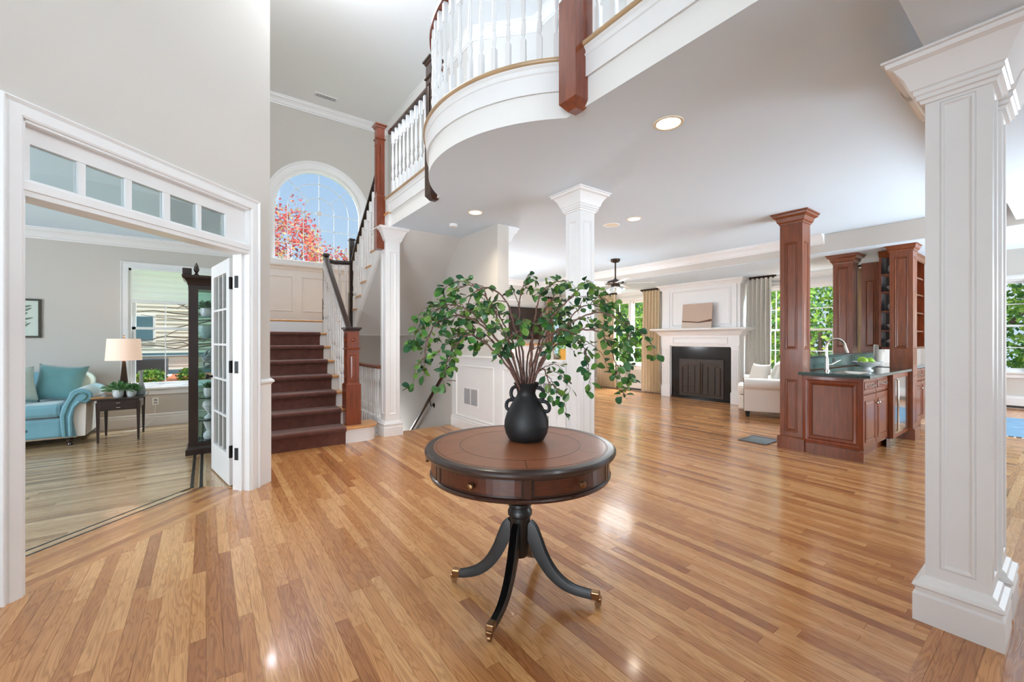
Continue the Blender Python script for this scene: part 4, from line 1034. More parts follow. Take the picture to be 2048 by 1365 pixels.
# pilasters of the surround with flutes
for y0, y1 in ((5.345, 5.545), (3.875, 4.015)):
    p = MB().box(FX-0.03, y0, 0.0, FX, y1, 1.13); p.box(FX-0.045, y0-.01, 0, FX, y1+.01, 0.22); p.box(FX-0.042, y0-.006, 1.08, FX, y1+.006, 1.13)
    nf = 4
    for i in range(nf):
        yy = y0+(y1-y0)*(i+.5)/nf; p.box(FX-0.038, yy-0.012, 0.27, FX-0.03, yy+0.012, 1.04)
    p.build('pilaster', 'white', fp, bevel=0.003)
fz = MB().box(FX-0.03, 3.86, 1.13, FX, 5.56, 1.33); fz.build('frieze', 'white', fp)
MB().sweep([(4.08, 1.16), (5.28, 1.16), (5.28, 1.30), (4.08, 1.30)], pm, closed=True, mp=lambda u, v, w: (FX-.03-w, u, v), side=-1).build('panel_moulding', 'white', fp)
MTL = [(0, 1.33), (0.012, 1.33), (0.018, 1.345), (0.03, 1.35), (0.045, 1.38), (0.08, 1.42), (0.13, 1.435), (0.15, 1.445), (0.16, 1.45), (0.17, 1.462), (0.17, 1.482), (0.16, 1.49), (0, 1.49)]
MB().sweep([(8.6, 5.575), (FX-.03, 5.575), (FX-.03, 3.845), (8.6, 3.845)], MTL, mp=hz, side=-1).build('mantel_shelf_left', 'white', fp, smooth=True, angle=25) if False else None
mt_ = MB().sweep([(8.6, 5.575), (FX-.03, 5.575), (FX-.03, 3.845), (8.6, 3.845)], MTL, mp=hz, side=1); mt_.box(FX-.03, 3.845, 1.33, 8.6, 5.575, 1.489)
mt_.build('mantel_shelf', 'white', fp, smooth=True, angle=25)
for y0, y1 in ((5.36, 5.50), (3.92, 4.0)):
    p = MB().box(FX-0.02, y0, 1.49, FX, y1, 2.36).build('overmantel_pilaster', 'white', fp)
MB().sweep([(4.03, 1.53), (5.32, 1.53), (5.32, 2.30), (4.03, 2.30)], [(0, 0), (0, 0.012), (0.02, 0.02), (0.035, 0.006), (0.045, 0)], closed=True, mp=mF, side=-1).build('panel_moulding', 'white', fp)
bk = MB(); bk.box(FX+0.02, 4.03, 0.0, FX+0.05, 5.33, 1.105); bk.box(FX-0.002, 4.03, 0, FX+.03, 5.33, 0.045)
bk.build('black_surround', 'black_glass', fp)
# metal screen with two arched doors
ins = MB().box(FX+0.005, 4.18, 0.06, FX+0.02, 5.14, 0.84); ins.build('screen_frame', 'firebox', fp)
for y0, y1, s_ in ((4.66, 5.08, 1), (4.24, 4.64, -1)):
    dm = MB(); n = 10; top = [(y0+(y1-y0)*i/n, 0.68+0.10*math.sin(PI*0.5*((i/n) if s_ < 0 else (1-i/n)))) for i in range(n+1)]
    path = [(y0, 0.11), (y1, 0.11)]+[(y, z) for y, z in top[::-1]]
    dm.sweep(path, [(0, 0.0), (0, 0.014), (0.025, 0.014), (0.025, 0.0)], closed=True, mp=planeX(FX+.005, -1), side=-1)
    for t in (0.3, 0.66): dm.box(FX-0.006, y0+(y1-y0)*t-.006, 0.13, FX+.005, y0+(y1-y0)*t+.006, 0.70)
    for z in (0.28, 0.55): dm.box(FX-0.007, y0+.02, z-.006, FX+.005, y1-.02, z+.006)
    dm.build('screen_door', 'bronze', fp)
MB().box(8.12, 3.9, 0.0, FX, 5.5, 0.006).build('hearth', 'black_glass', fp) if False else None
# canvas leaning on the mantel
cv = thing('canvas_picture', 'tan abstract seascape canvas leaning on the mantel', 'picture', (8.2, 4.66, 1.49))
def mC(u, v, w): return (8.135+ (v)*0.09 - w, u, 1.492+v)
def slabm(b, mp, a0, a1, b0, b1, w0, w1):
    b.add([mp(u, v, w_) for w_ in (w0, w1) for u, v in ((a0, b0), (a1, b0), (a1, b1), (a0, b1))], [(0, 3, 2, 1), (4, 5, 6, 7), (0, 1, 5, 4), (1, 2, 6, 5), (2, 3, 7, 6), (3, 0, 4, 7)]); return b
slabm(MB(), mC, 4.345, 4.985, 0, 0.50, 0, 0.03).build('canvas', 'canvas_tan', cv)
def cpoly(pts, m, w): MB().add([mC(*p, w) for p in pts], [tuple(range(len(pts)))]).build('painted_area', m, cv)
cpoly([(4.985, 0), (4.345, 0), (4.345, .115), (4.985, .115)], 'canvas_grey', 0.0305)
cpoly([(4.985, .155), (4.985, .13), (4.80, .115), (4.60, .10), (4.345, .125), (4.345, .175), (4.50, .145), (4.62, .125), (4.80, .14)], 'canvas_brown', 0.031)

# ================================================================== CURTAINS
def curtain(label, mp, u0, u1, zt, zb, m, n=5, flare=0.05, amp=0.055, group=None, puddle=False):
    c = mp((u0+u1)/2, 0, zb); t = thing('curtain', label, 'curtain', (c[0], c[1], zb))
    nu, nv = n*14, 14; vs = []
    for j in range(nv+1):
        z = zt+(zb-zt)*j/nv; k = j/nv
        for i in range(nu+1):
            s_ = i/nu; cx = (u0+u1)/2; wd_ = (u1-u0)*(1-.06+flare*k*k*2)
            u = cx+(s_-.5)*wd_; a = amp*(0.75+.35*math.sin(3*s_+2*k))
            ph_ = 2*PI*n*s_+.5*math.sin(4*k+s_*5); w_ = a*(math.sin(ph_)+.28*math.sin(2*ph_+.6))
            vs.append(mp(u+0.012*math.sin(6*PI*n*s_/3+k*2), w_, z))
    fs = [(j*(nu+1)+i, j*(nu+1)+i+1, (j+1)*(nu+1)+i+1, (j+1)*(nu+1)+i) for j in range(nv) for i in range(nu)]
    MB().add(vs, fs).build('drape', m, t, smooth=True, angle=180, recalc=False)
    r_ = MB(); r_.tube([mp(u0-.05, -.01, zt+.035), mp(u1+.05, -.01, zt+.035)], 0.018, 10); r_.build('curtain_rod', 'bronze', t, smooth=True)
    for i in range(n+1):
        u = u0+(u1-u0)*i/n; rg = MB(); pts = [mp(u, -.01+.032*math.cos(a), zt+.030+.032*math.sin(a)) for a in [2*PI*k/12 for k in range(12)]]
        rg.tube(pts, 0.009, 6, closed=True); rg.build('curtain_ring', 'bronze', t, smooth=True)
    return t
mcx = lambda u, w, z: (8.44-w, u, z)
curtain('beige linen curtain just left of the fireplace', mcx, 5.72, 6.22, 2.40, 0.02, M['curtain'], 6)
curtain('beige linen curtain at the left side of the family window behind the branches', mcx, 7.02, 7.62, 2.40, 0.02, M['curtain'], 7)
curtain('pale grey curtain just right of the fireplace', mcx, 3.36, 3.84, 2.40, 0.02, M['curtain_grey'], 6)
curtain('cream curtain seen between the two wooden columns on the bar ledge', mcx, 1.92, 2.22, 2.40, 0.02, M['curtain'], 3)
curtain('brown curtain on the family room back wall beside the screen', lambda u, w, z: (u, 7.99-w, z), 6.93, 7.18, 2.28, 0.02, mat('brown_curtain', (160, 122, 98), .9), 3)
# baseboard heaters
for x0, y0, x1, y1, lab in ((8.52, 5.62, 8.6, 7.9, 'long white baseboard heater under the family room window'), (11.82, -2.3, 11.9, 1.6, 'white baseboard heater under the breakfast window')):
    t = thing('baseboard_heater', lab, 'heater', ((x0+x1)/2, (y0+y1)/2, 0))
    MB().box(x0+.02, y0, 0.0, x1, y1, 0.22).build('back_panel', 'white', t)
    MB().box(x0, y0, 0.055, x0+.02, y1, 0.19).build('front_cover', 'white', t)
    MB().box(x0+.01, y0+.02, 0.012, x0+.03, y1-.02, 0.05).build('fins', 'slot', t)
# ================================================================== WOOD COLUMNS, BAR, HUTCH
WBASE = [(0, 0), (0.022, 0), (0.022, 0.13), (0.016, 0.14), (0, 0.15)]
WCAP = [(0, -0.13), (0.008, -0.13), (0.010, -0.115), (0.024, -0.10), (0.034, -0.06), (0.060, -0.04), (0.064, -0.02), (0.074, -0.016), (0.074, 0), (0, 0)]
PAN = [(0.20, 0.80), (1.14, 2.36)]
column('wood_column', 'tall cherry wood column with raised panels at the left end of the bar', 5.485, 1.95, 0.113, 0.113, 0, ZC, m='cherry', panels=PAN, raised=True, stile=0.05, basep=WBASE, capp=WCAP)
column('wood_column', 'tall cherry wood column standing on the floor at the right end of the bar', 7.19, 1.34, 0.11, 0.11, 0, 2.50, m='cherry', panels=[(0.20, 0.80), (1.14, 2.30)], raised=True, stile=0.045, basep=WBASE, capp=WCAP)
column('wood_column', 'cherry wood half column standing on the green bar ledge, nearer one', 7.36, 1.985, 0.113, 0.113, 1.062, 2.455, m='cherry', panels=[(1.14, 2.28)], raised=True, stile=0.045, base=0, capp=WCAP)
column('wood_column', 'cherry wood half column standing on the green bar ledge, farther one behind the fruit', 8.44, 1.93, 0.11, 0.115, 1.062, 2.455, m='cherry', panels=[(1.14, 2.18)], raised=True, stile=0.05, base=0, capp=[(0, 0), (.004, 0), (.004, -.01)], cap=0)
bw_ = thing('bar_wall', 'low cherry wall behind the bar with green granite splash', 'bar wall', (7.0, 1.98, 0))
MB().box(5.60, 1.885, 0, 8.58, 2.10, 1.03).build('knee_wall', 'cherry', bw_)
MB().box(5.60, 1.865, 0.90, 8.56, 1.885, 1.035).build('splash', 'splash', bw_)
MB().box(5.52, 1.84, 1.035, 8.58, 2.14, 1.06).build('ledge', 'granite', bw_, bevel=0.006)
ol = thing('outlet_plate', 'dark outlet plate on the green granite splash behind the faucet', 'outlet', (6.48, 1.86, 0.97))
MB().box(6.44, 1.860, 0.935, 6.52, 1.866, 1.015).build('plate', 'frame_dark', ol); MB().box(6.46, 1.858, 0.955, 6.50, 1.861, 0.97).box(6.46, 1.858, 0.98, 6.50, 1.861, 0.995).build('socket', 'slot', ol)
wt = thing('countertop', 'dark green granite bar countertop', 'countertop', (6.2, 1.55, 0.86))
cc = MB(); SX0, SX1, SY0, SY1 = 5.50, 5.96, 1.36, 1.62
for a in ((5.33, 1.235, SX0, 1.865), (SX1, 1.235, 7.075, 1.865), (SX0, 1.235, SX1, SY0), (SX0, SY1, SX1, 1.865)): cc.box(a[0], a[1], 0.858, a[2], a[3], 0.89)
cc.build('slab', 'granite', wt, bevel=0.004)
sk = thing('bar_sink', 'small steel sink set in the green counter', 'sink', (5.73, 1.5, 0.85))
si = MB(); si.add([(SX0, SY0, .888), (SX1, SY0, .888), (SX1, SY1, .888), (SX0, SY1, .888), (SX0+.02, SY0+.02, .74), (SX1-.02, SY0+.02, .74), (SX1-.02, SY1-.02, .74), (SX0+.02, SY1-.02, .74)], [(0, 1, 5, 4), (1, 2, 6, 5), (2, 3, 7, 6), (3, 0, 4, 7), (4, 5, 6, 7)])
si.build('basin', 'nickel', sk)
fc = thing('faucet', 'polished gooseneck faucet with side lever on the bar counter', 'faucet', (5.80, 1.74, 0.89))
b = MB(); b.lathe([(0.030, 0), (0.030, .012), (0.022, .02), (0.020, 0.13), (0.017, 0.16)], 18, c=(5.80, 1.74, 0.89)); b.build('body', 'nickel', fc, smooth=True)
pts = [(5.80, 1.74, 1.04), (5.80, 1.74, 1.17)]+[(5.80+0.055*(1-math.cos(a)), 1.74-0.072*(1-math.cos(a)), 1.17+.09*math.sin(a)) for a in [PI*i/10 for i in range(1, 10)]]+[(5.913, 1.592, 1.15), (5.922, 1.580, 1.10)]
MB().tube(pts, [0.013]*(len(pts)-3)+[0.014, 0.017, 0.018], 12).build('spout', 'nickel', fc, smooth=True)
MB().tube([(5.80, 1.74, 0.955), (5.83, 1.70, 0.96), (5.90, 1.66, 1.0), (5.93, 1.645, 1.012)], [0.014, 0.012, 0.009, 0.007], 10).build('lever', 'nickel', fc, smooth=True)
# base cabinet
bc = thing('bar_cabinet', 'cherry bar cabinet with big raised end panel, drawers and doors', 'cabinet', (6.2, 1.6, 0))
mcE = planeX(5.385, -1)
MB().box(5.385, 1.335, 0.10, 7.07, 1.84, 0.857).build('body', 'cherry', bc)
MB().box(5.40, 1.38, 0.0, 7.07, 1.84, 0.10).box(5.375, 1.30, 0, 5.40, 1.84, 0.105).build('plinth', 'cherry', bc)
ep2 = MB(); ep2.sweep([(1.30, 0.115), (1.835, 0.115), (1.835, 0.845), (1.30, 0.845)], [(0, 0), (0, 0.014), (0.03, 0.02), (0.045, 0.014), (0.06, 0.022), (0.075, 0.014), (0.085, 0.004), (0.085, 0)], closed=True, mp=mcE, side=-1)
ep2.build('end_panel_frame', 'cherry_red', bc, smooth=True, angle=30)
e3 = MB(); raised_panel(e3, mcE, 1.387, 0.20, 1.748, 0.76, 0.004, 0.008); e3.build('end_panel', 'cherry', bc)
def cab_front(parent, u0, u1, v0, v1, y, kind, m='cherry', knob=None, hw_='nickel'):
    mp = planeY(y, -1); f = MB(); f.box(u0, y-0.022, v0, u1, y, v1)
    inn = 0.055 if kind == 'door' else 0.035
    mp2 = planeY(y-0.022, -1); f.sweep([(u0+inn, v0+inn), (u1-inn, v0+inn), (u1-inn, v1-inn), (u0+inn, v1-inn)], [(0, -.01), (0, 0.006), (0.006, 0.008), (0.012, 0.0), (0.014, -.01)], closed=True, mp=mp2, side=-1)
    raised_panel(f, mp2, u0+inn+.02, v0+inn+.02, u1-inn-.02, v1-inn-.02, 0.008, 0.02)
    o = f.build(kind, m, parent, bevel=0.002)
    k = MB()
    if kind == 'drawer':
        c = (u0+u1)/2; z = (v0+v1)/2; k.tube([(c-.06, y-.03, z), (c-.055, y-.055, z), (c+.055, y-.055, z), (c+.06, y-.03, z)], .007, 8)
        k.build('handle', hw_, o, smooth=True)
    else:
        z = v1-.10; k.lathe([(.008, 0), (.008, .015), (.016, .022), (.014, .03), (0.001, .034)], 12, mtx=Matrix.Translation((knob, y-.022, z)) @ Matrix.Rotation(PI/2, 4, 'X'))
        k.build('knob', hw_, o, smooth=True)
    return o
cab_front(bc, 5.42, 5.86, 0.69, 0.845, 1.335, 'drawer'); cab_front(bc, 5.88, 6.32, 0.69, 0.845, 1.335, 'drawer')
cab_front(bc, 5.42, 5.86, 0.13, 0.67, 1.335, 'door', knob=5.83); cab_front(bc, 5.88, 6.32, 0.13, 0.67, 1.335, 'door', knob=5.91)
wc = thing('wine_cooler', 'mirror fronted under-counter cooler at the right of the bar doors', 'cooler', (6.7, 1.34, 0))
MB().box(6.36, 1.27, 0.11, 7.05, 1.334, 0.85).build('door_frame', 'cherry', wc, bevel=0.004)
MB().box(6.42, 1.264, 0.16, 6.99, 1.272, 0.80).build('door_glass', 'steel_front', wc)
MB().tube([(6.39, 1.25, 0.20), (6.39, 1.235, 0.22), (6.39, 1.235, 0.78), (6.39, 1.25, 0.80)], 0.010, 8).build('handle', 'nickel', wc, smooth=True)
MB().box(6.38, 1.30, 0.0, 7.04, 1.334, 0.10).build('toe_grille', 'steel_front', wc)
# hutch beyond the tall column
hu = thing('hutch', 'cherry hutch with open shelves and base cabinets beyond the tall wood column', 'hutch', (7.9, 1.6, 0))
MB().box(7.31, 1.35, 0.10, 8.55, 1.84, 0.857).box(7.31, 1.40, 0, 8.55, 1.84, 0.1).build('base_body', 'cherry', hu)
MB().box(7.305, 1.30, 0.86, 8.56, 1.86, 0.89).build('counter', 'granite', hu)
for i in range(3):
    u0 = 7.34+.40*i; cab_front(hu, u0, u0+.38, .69, .845, 1.35, 'drawer'); cab_front(hu, u0, u0+.38, .13, .67, 1.35, 'door', knob=u0+.34)
up_ = MB(); HX0, HX1, HY0, HY1, HZ0, HZ1 = 7.38, 8.55, 1.36, 1.62, 1.12, 2.44
up_.box(HX0, HY0, HZ0, HX0+.02, HY0+.02, HZ1).box(HX0, HY1-.02, HZ0, HX0+.02, HY1, HZ1).box(HX1-.02, HY0, HZ0, HX1, HY1, HZ1).box(HX0, HY0, HZ1-.06, HX1, HY1, HZ1).box(HX0, HY0, HZ0, HX1, HY1, HZ0+.03)
up_.box(HX0+.3, HY0+.02, HZ0, HX0+.32, HY1, HZ1)
up_.build('case', 'cherry_red', hu); MB().box(HX0+.02, HY1-.012, HZ0, HX1, HY1, HZ1).box(HX0+.29, HY0+.02, HZ0, HX0+.30, HY1, HZ1).build('back_panel', 'shelf_dark', hu)
MB().sweep([(HX0, HY1), (HX0, HY0), (HX1, HY0)], [(0, HZ1-.08), (0.012, HZ1-.07), (.03, HZ1-.03), (.05, HZ1), (0, HZ1)], mp=hz, side=1).build('crown', 'cherry', hu)
shz = [1.38, 1.64, 1.90, 2.14]
for z in shz: MB().box(HX0+.005, HY0+.01, z-.02, HX1-.02, HY1-.012, z).build('shelf', 'cherry', hu)
# dishes on the hutch shelves
def lathe_thing(name, label, cat, prof, m, loc, seg=28, part=None, group=None, smooth=True):
    o = MB().lathe(prof, seg, cap=False).build(name, m, None, smooth=smooth, angle=50); o.location = loc
    tag(o, label, cat, group); return o
BOWL = [(0.0, 0.0), (0.035, 0.0), (0.037, 0.008), (0.065, 0.03), (0.088, 0.06), (0.092, 0.078), (0.088, 0.078), (0.082, 0.06), (0.055, 0.028), (0.0, 0.015)]
lathe_thing('bowl', 'cream bowl on the second shelf from the top of the hutch', 'bowl', BOWL, 'linen', (7.52, 1.48, 1.90))
lathe_thing('bowl', 'cream bowl on the second shelf from the bottom of the hutch', 'bowl', BOWL, 'linen', (7.52, 1.48, 1.38))
lathe_thing('jar', 'round cream jar on the middle shelf of the hutch', 'jar', [(0, 0), (.05, 0), (.075, .03), (.08, .07), (.06, .11), (.035, .125), (.03, .14), (0, .145)], 'linen', (7.52, 1.48, 1.64))
lathe_thing('pitcher', 'white pitcher on the top shelf of the hutch', 'pitcher', [(0, 0), (.05, 0), (.075, .05), (.07, .10), (.04, .15), (.05, .19), (.045, .19), (0, .16)], 'pot_white', (7.50, 1.48, 2.14))
lathe_thing('cake_stand', 'white lidded dish on the counter of the hutch', 'dish', [(0, 0), (.05, 0), (.05, .02), (.02, .04), (.09, .06), (.10, .08), (.06, .11), (0, .13)], 'pot_white', (7.52, 1.48, 1.15))
# fruit bowl
fb = thing('fruit_bowl', 'white footed scalloped bowl on the bar counter', 'bowl', (6.22, 1.47, 0.89))
s = MB(); n = 40; vs = []; PR = [(0.0, .0), (.062, 0), (.060, .012), (.04, .02), (.038, .034), (.07, .045), (.12, .068), (.158, .096), (.150, .098), (.11, .072), (.05, .056), (0, .052)]
for r, z in PR:
    for k in range(n):
        a = 2*PI*k/n; rr = .88*r*(1+(0.05*abs(math.sin(6*a)) if r > .14 else 0)); vs.append((6.22+rr*math.cos(a), 1.47+rr*math.sin(a), .89+z+(0.01*abs(math.sin(6*a)) if r > .14 else 0)))
s.add(vs, [(i*n+k, i*n+(k+1) % n, (i+1)*n+(k+1) % n, (i+1)*n+k) for i in range(len(PR)-1) for k in range(n)]); s.build('bowl_body', 'pot_white', fb, smooth=True)
ap_ = [(0, .047), (.010, .052), (.026, .050), (.034, .031), (.032, .012), (.022, -.006), (.010, -.010), (0, -.006)]
alab = ['green apple at the left edge of the footed bowl', 'green apple at the back left of the footed bowl', 'green apple in the front middle of the footed bowl', 'green apple topmost at the back right of the footed bowl', 'green apple at the right edge of the footed bowl']
for i, (dx, dy, dz) in enumerate(((-.085, .01, .088), (-.028, .062, .095), (-.012, -.045, .092), (.046, .025, .105), (.075, -.045, .094))):
    o = MB().lathe([(r, .052-z) for r, z in ap_], 18, cap=False); o = o.build('apple', 'bowl_fruit', None, smooth=True, angle=180)
    o.location = (6.22+dx*.88, 1.47+dy*.88, .89+dz); o.rotation_euler = (.3*i, .2, i); tag(o, alab[i], 'apple', 'green apples in the bowl')
    st_ = MB().tube([(0, 0, .0), (.004, 0, .012)], .0015, 5).build('stem', 'bark', o)
cn = lathe_thing('candle', 'thick white candle on the bar ledge beside the tall column', 'candle', [(0, 0), (.055, 0), (.055, .14), (.05, .143), (0, .14)], 'linen', (7.72, 1.70, 0.89))
cn.scale = (1, 1, 2.0)
# ================================================================== ROUND DRUM TABLE
TX, TY = 1.257, 1.647
tt = thing('drum_table', 'round mahogany drum table with tooled leather top on splayed legs', 'table', (TX, TY, 0))
A0 = math.atan2(-cT, -sT)                     # azimuth from the table toward the camera
top = MB().lathe([(0.0, .700), (.445, .700), (.458, .706), (.464, .716), (.464, .726), (.458, .734), (.446, .736), (.425, .7355), (.4235, .7335), (0, .7335)], 96, c=(TX, TY, 0), cap=False)
top.build('top_rim', 'tabletop_rim', tt, smooth=True, angle=30)
MB().lathe([(.4230, .7330), (.4225, .7352), (0, .7352)], 96, c=(TX, TY, 0), cap=False).build('leather_inset', 'leather', tt)
tl_ = MB()
for r in (.410, .295): tl_.lathe([(r-.0012, .7353), (r-.0012, .7358), (r+.0012, .7358), (r+.0012, .7353)], 96, c=(TX, TY, 0), cap=False)
for k in range(6):
    a = A0+math.radians(3+60*k); d_ = Vector((math.cos(a), math.sin(a), 0)); p_ = Vector((-d_.y, d_.x, 0))
    q = [Vector((TX, TY, .7357))+d_*r+p_*s_ for r in (.297, .408) for s_ in (-.001, .001)]; tl_.add(q, [(0, 1, 3, 2)])
tl_.build('tooled_lines', 'dark_wood', tt)
MB().lathe([(0, .600), (.425, .600), (.438, .603), (.440, .612), (.432, .620), (.428, .622), (.428, .700), (0, .700)], 96, c=(TX, TY, 0), cap=False).build('drum', 'dark_wood', tt, smooth=True, angle=30)
def arc_panel(b, r, a0, a1, z0, z1, t, n=14, bead=0.0):
    vs = []
    for i in range(n+1):
        a = a0+(a1-a0)*i/n; c_, s_ = math.cos(a), math.sin(a)
        for rr, z in ((r, z0), (r+t, z0), (r+t, z1), (r, z1)): vs.append((TX+rr*c_, TY+rr*s_, z))
    fs = [(4*i+k, 4*i+4+k, 4*i+4+(k+1) % 4, 4*i+(k+1) % 4) for i in range(n) for k in range(4)]+[(0, 1, 2, 3), (4*n+3, 4*n+2, 4*n+1, 4*n)]
    b.add(vs, fs)
for k in range(6):
    a = A0+math.radians(3+60*k)                         # stile between drawers
    b = MB(); arc_panel(b, .428, a-.035, a+.035, .622, .700, .006, 3); b.build('stile', 'dark_wood', tt)
    f = MB(); arc_panel(f, .427, a+.055, a+math.radians(60)-.055, .630, .693, .006)
    d = f.build('drawer_front', 'drawer', tt)
    e = MB()
    for (b0, b1, z0, z1) in ((a+.05, a+.06, .625, .698), (a+math.radians(60)-.06, a+math.radians(60)-.05, .625, .698)): arc_panel(e, .428, b0, b1, z0, z1, .007, 1)
    arc_panel(e, .428, a+.05, a+math.radians(60)-.05, .625, .631, .007); arc_panel(e, .428, a+.05, a+math.radians(60)-.05, .692, .698, .007)
    e.build('beading', 'espresso', d)
    m_ = a+math.radians(30); q = Vector((math.cos(m_), math.sin(m_), 0))
    kb = MB().lathe([(.004, 0), (.004, .012), (.012, .016), (.0145, .022), (.012, .029), (.004, .031), (0, .0315)], 16, mtx=Matrix.Translation((TX+.433*q.x, TY+.433*q.y, .662)) @ q.to_track_quat('Z', 'Y').to_matrix().to_4x4(), cap=False)
    kb.build('knob', 'brass', d, smooth=True)
MB().lathe([(.050, .600), (.048, .585), (.040, .575), (.042, .50), (.052, .492), (.056, .48), (.054, .468), (.046, .462), (.048, .450), (.057, .444), (.058, .432), (.050, .424), (.056, .412), (.061, .402), (.060, .386), (.052, .378), (.050, .34), (.048, .20), (.036, .180), (.0, .172)], 28, c=(TX, TY, 0), cap=False).build('pedestal', 'leg_black', tt, smooth=True, angle=40)
feet = [(1.023, 1.913), (0.939, 1.440), (1.481, 1.325), (1.592, 1.872)]
for (fx_, fy_) in feet:
    d_ = Vector((fx_-TX, fy_-TY, 0)); R_ = d_.length; d_.normalize(); p_ = Vector((-d_.y, d_.x, 0))
    ctr = [(.040, .340), (.062, .315), (.085, .260), (.115, .195), (.160, .130), (.215, .085), (.275, .062), (R_-.035, .054)]
    th_ = [.030, .034, .034, .031, .027, .023, .019, .017]; wd_ = [.018, .019, .020, .020, .019, .018, .016, .015]
    # smooth the centre line
    from mathutils import geometry
    pts = []; ths = []; wds = []
    for i in range(len(ctr)-1):
        p0 = Vector((*ctr[max(i-1, 0)], 0)); p1 = Vector((*ctr[i], 0)); p2 = Vector((*ctr[i+1], 0)); p3 = Vector((*ctr[min(i+2, len(ctr)-1)], 0))
        for s_ in (0, .33, .66):
            t2, t3 = s_*s_, s_**3
            pts.append(.5*((2*p1)+(p2-p0)*s_+(2*p0-5*p1+4*p2-p3)*t2+(-p0+3*p1-3*p2+p3)*t3)); ths.append(th_[i]+(th_[i+1]-th_[i])*s_); wds.append(wd_[i]+(wd_[i+1]-wd_[i])*s_)
    pts.append(Vector((*ctr[-1], 0))); ths.append(th_[-1]); wds.append(wd_[-1])
    lg = MB(); vs = []; nprof = 12
    for i, p in enumerate(pts):
        t = (pts[min(i+1, len(pts)-1)]-pts[max(i-1, 0)]).normalized(); nn = Vector((-t.y, t.x, 0))   # in the (r,z) plane
        if nn.y < 0: nn = -nn
        # reeded top: section with three beads on the upper face
        sec = [(-1, -1), (1, -1), (1, .55), (.86, .9), (.62, .62), (.45, .95), (.22, .62), (0, 1.0), (-.22, .62), (-.45, .95), (-.62, .62), (-.86, .9), (-1, .55)]
        for a, b_ in sec:
            rz = p+nn*b_*ths[i]; vs.append(Vector((TX, TY, 0))+d_*rz.x+p_*a*wds[i]+Vector((0, 0, rz.y)))
    m_ = 13
    fs = [(i*m_+k, i*m_+(k+1) % m_, (i+1)*m_+(k+1) % m_, (i+1)*m_+k) for i in range(len(pts)-1) for k in range(m_)]+[tuple(range(m_))[::-1], tuple((len(pts)-1)*m_+k for k in range(m_))]
    leg = lg.add(vs, fs).build('leg', 'leg_black', tt, smooth=True, angle=50)
    ft = MB(); mt = Matrix.Translation((TX, TY, 0)) @ Matrix(((d_.x, p_.x, 0, 0), (d_.y, p_.y, 0, 0), (0, 0, 1, 0), (0, 0, 0, 1)))
    ft.frustum((R_-.02, 0, .034), .022, .015, (R_-.022, 0, .073), .020, .018, mtx=mt)
    ft.frustum((R_-.004, 0, .026), .010, .013, (R_-.006, 0, .050), .014, .016, mtx=mt)
    ft.build('brass_cap', 'brass', leg, bevel=.005)
    wh_ = MB().lathe([(.0, -.006), (.015, -.006), (.015, .006), (.0, .006)], 16, mtx=mt @ Matrix.Translation((R_-.01, 0, .0155)) @ Matrix.Rotation(PI/2, 4, 'X'), cap=False)
    wh_.build('castor_wheel', 'brass', leg, smooth=True, angle=40)

# ================================================================== VASE AND BRANCHES
VX, VY, VZ = 1.327, 1.684, .7362
rv_ = Vector((cT, -sT, 0)); fw = Vector((sT, cT, 0))           # right / away directions at the vase
vase = thing('vase', 'matt black clay vase with looped handles on the drum table', 'vase', (VX, VY, VZ))
VP = [(0.0, 0), (.078, 0), (.090, .006), (.106, .035), (.114, .070), (.112, .100), (.100, .140), (.080, .180), (.062, .208), (.052, .224), (.047, .236), (.047, .246), (.052, .262), (.060, .278), (.066, .290), (.064, .293), (.056, .288), (.046, .270), (.040, .250), (.040, .20), (0, .18)]
MB().lathe(VP, 48, c=(VX, VY, VZ), cap=False).build('vase_body', 'ceramic_black', vase, smooth=True, angle=60)
for az in (0.0, PI):
    for (r0, z0, r1, z1, bul) in ((.050, .268, .062, .205, .040), (.070, .196, .094, .150, .042)):
        for tw in ((0.18,) if az == 0 else (0.5,)):
            dd_ = rv_*math.cos(az+tw)-fw*math.sin(tw)*(1 if az == 0 else 1)
            if az == PI: dd_ = -rv_*math.cos(tw)+fw*math.sin(tw)
            q = []
            for i in range(11):
                t = i/10; r = r0+(r1-r0)*t+bul*math.sin(PI*t); z = z0+(z1-z0)*t+.012*math.sin(2*PI*t)
                q.append(Vector((VX, VY, VZ+z))+dd_*(r-.006))
            MB().tube(q, .0095, 10).build('handle', 'ceramic_black', vase, smooth=True)
br = thing('leafy_branches', 'arching green leafy branches standing in the black vase', 'plant', (VX, VY, VZ+.27))
def loc3(r, d, z): return Vector((VX, VY, 0))+rv_*r+fw*d+Vector((0, 0, z))
rnd = random.Random(5)
def catmull(P, n=7):
    o = []
    for i in range(len(P)-1):
        p0 = P[max(i-1, 0)]; p1 = P[i]; p2 = P[i+1]; p3 = P[min(i+2, len(P)-1)]
        for k in range(n):
            s_ = k/n; o.append(.5*((2*p1)+(p2-p0)*s_+(2*p0-5*p1+4*p2-p3)*s_*s_+(-p0+3*p1-3*p2+p3)*s_**3))
    return o+[P[-1]]
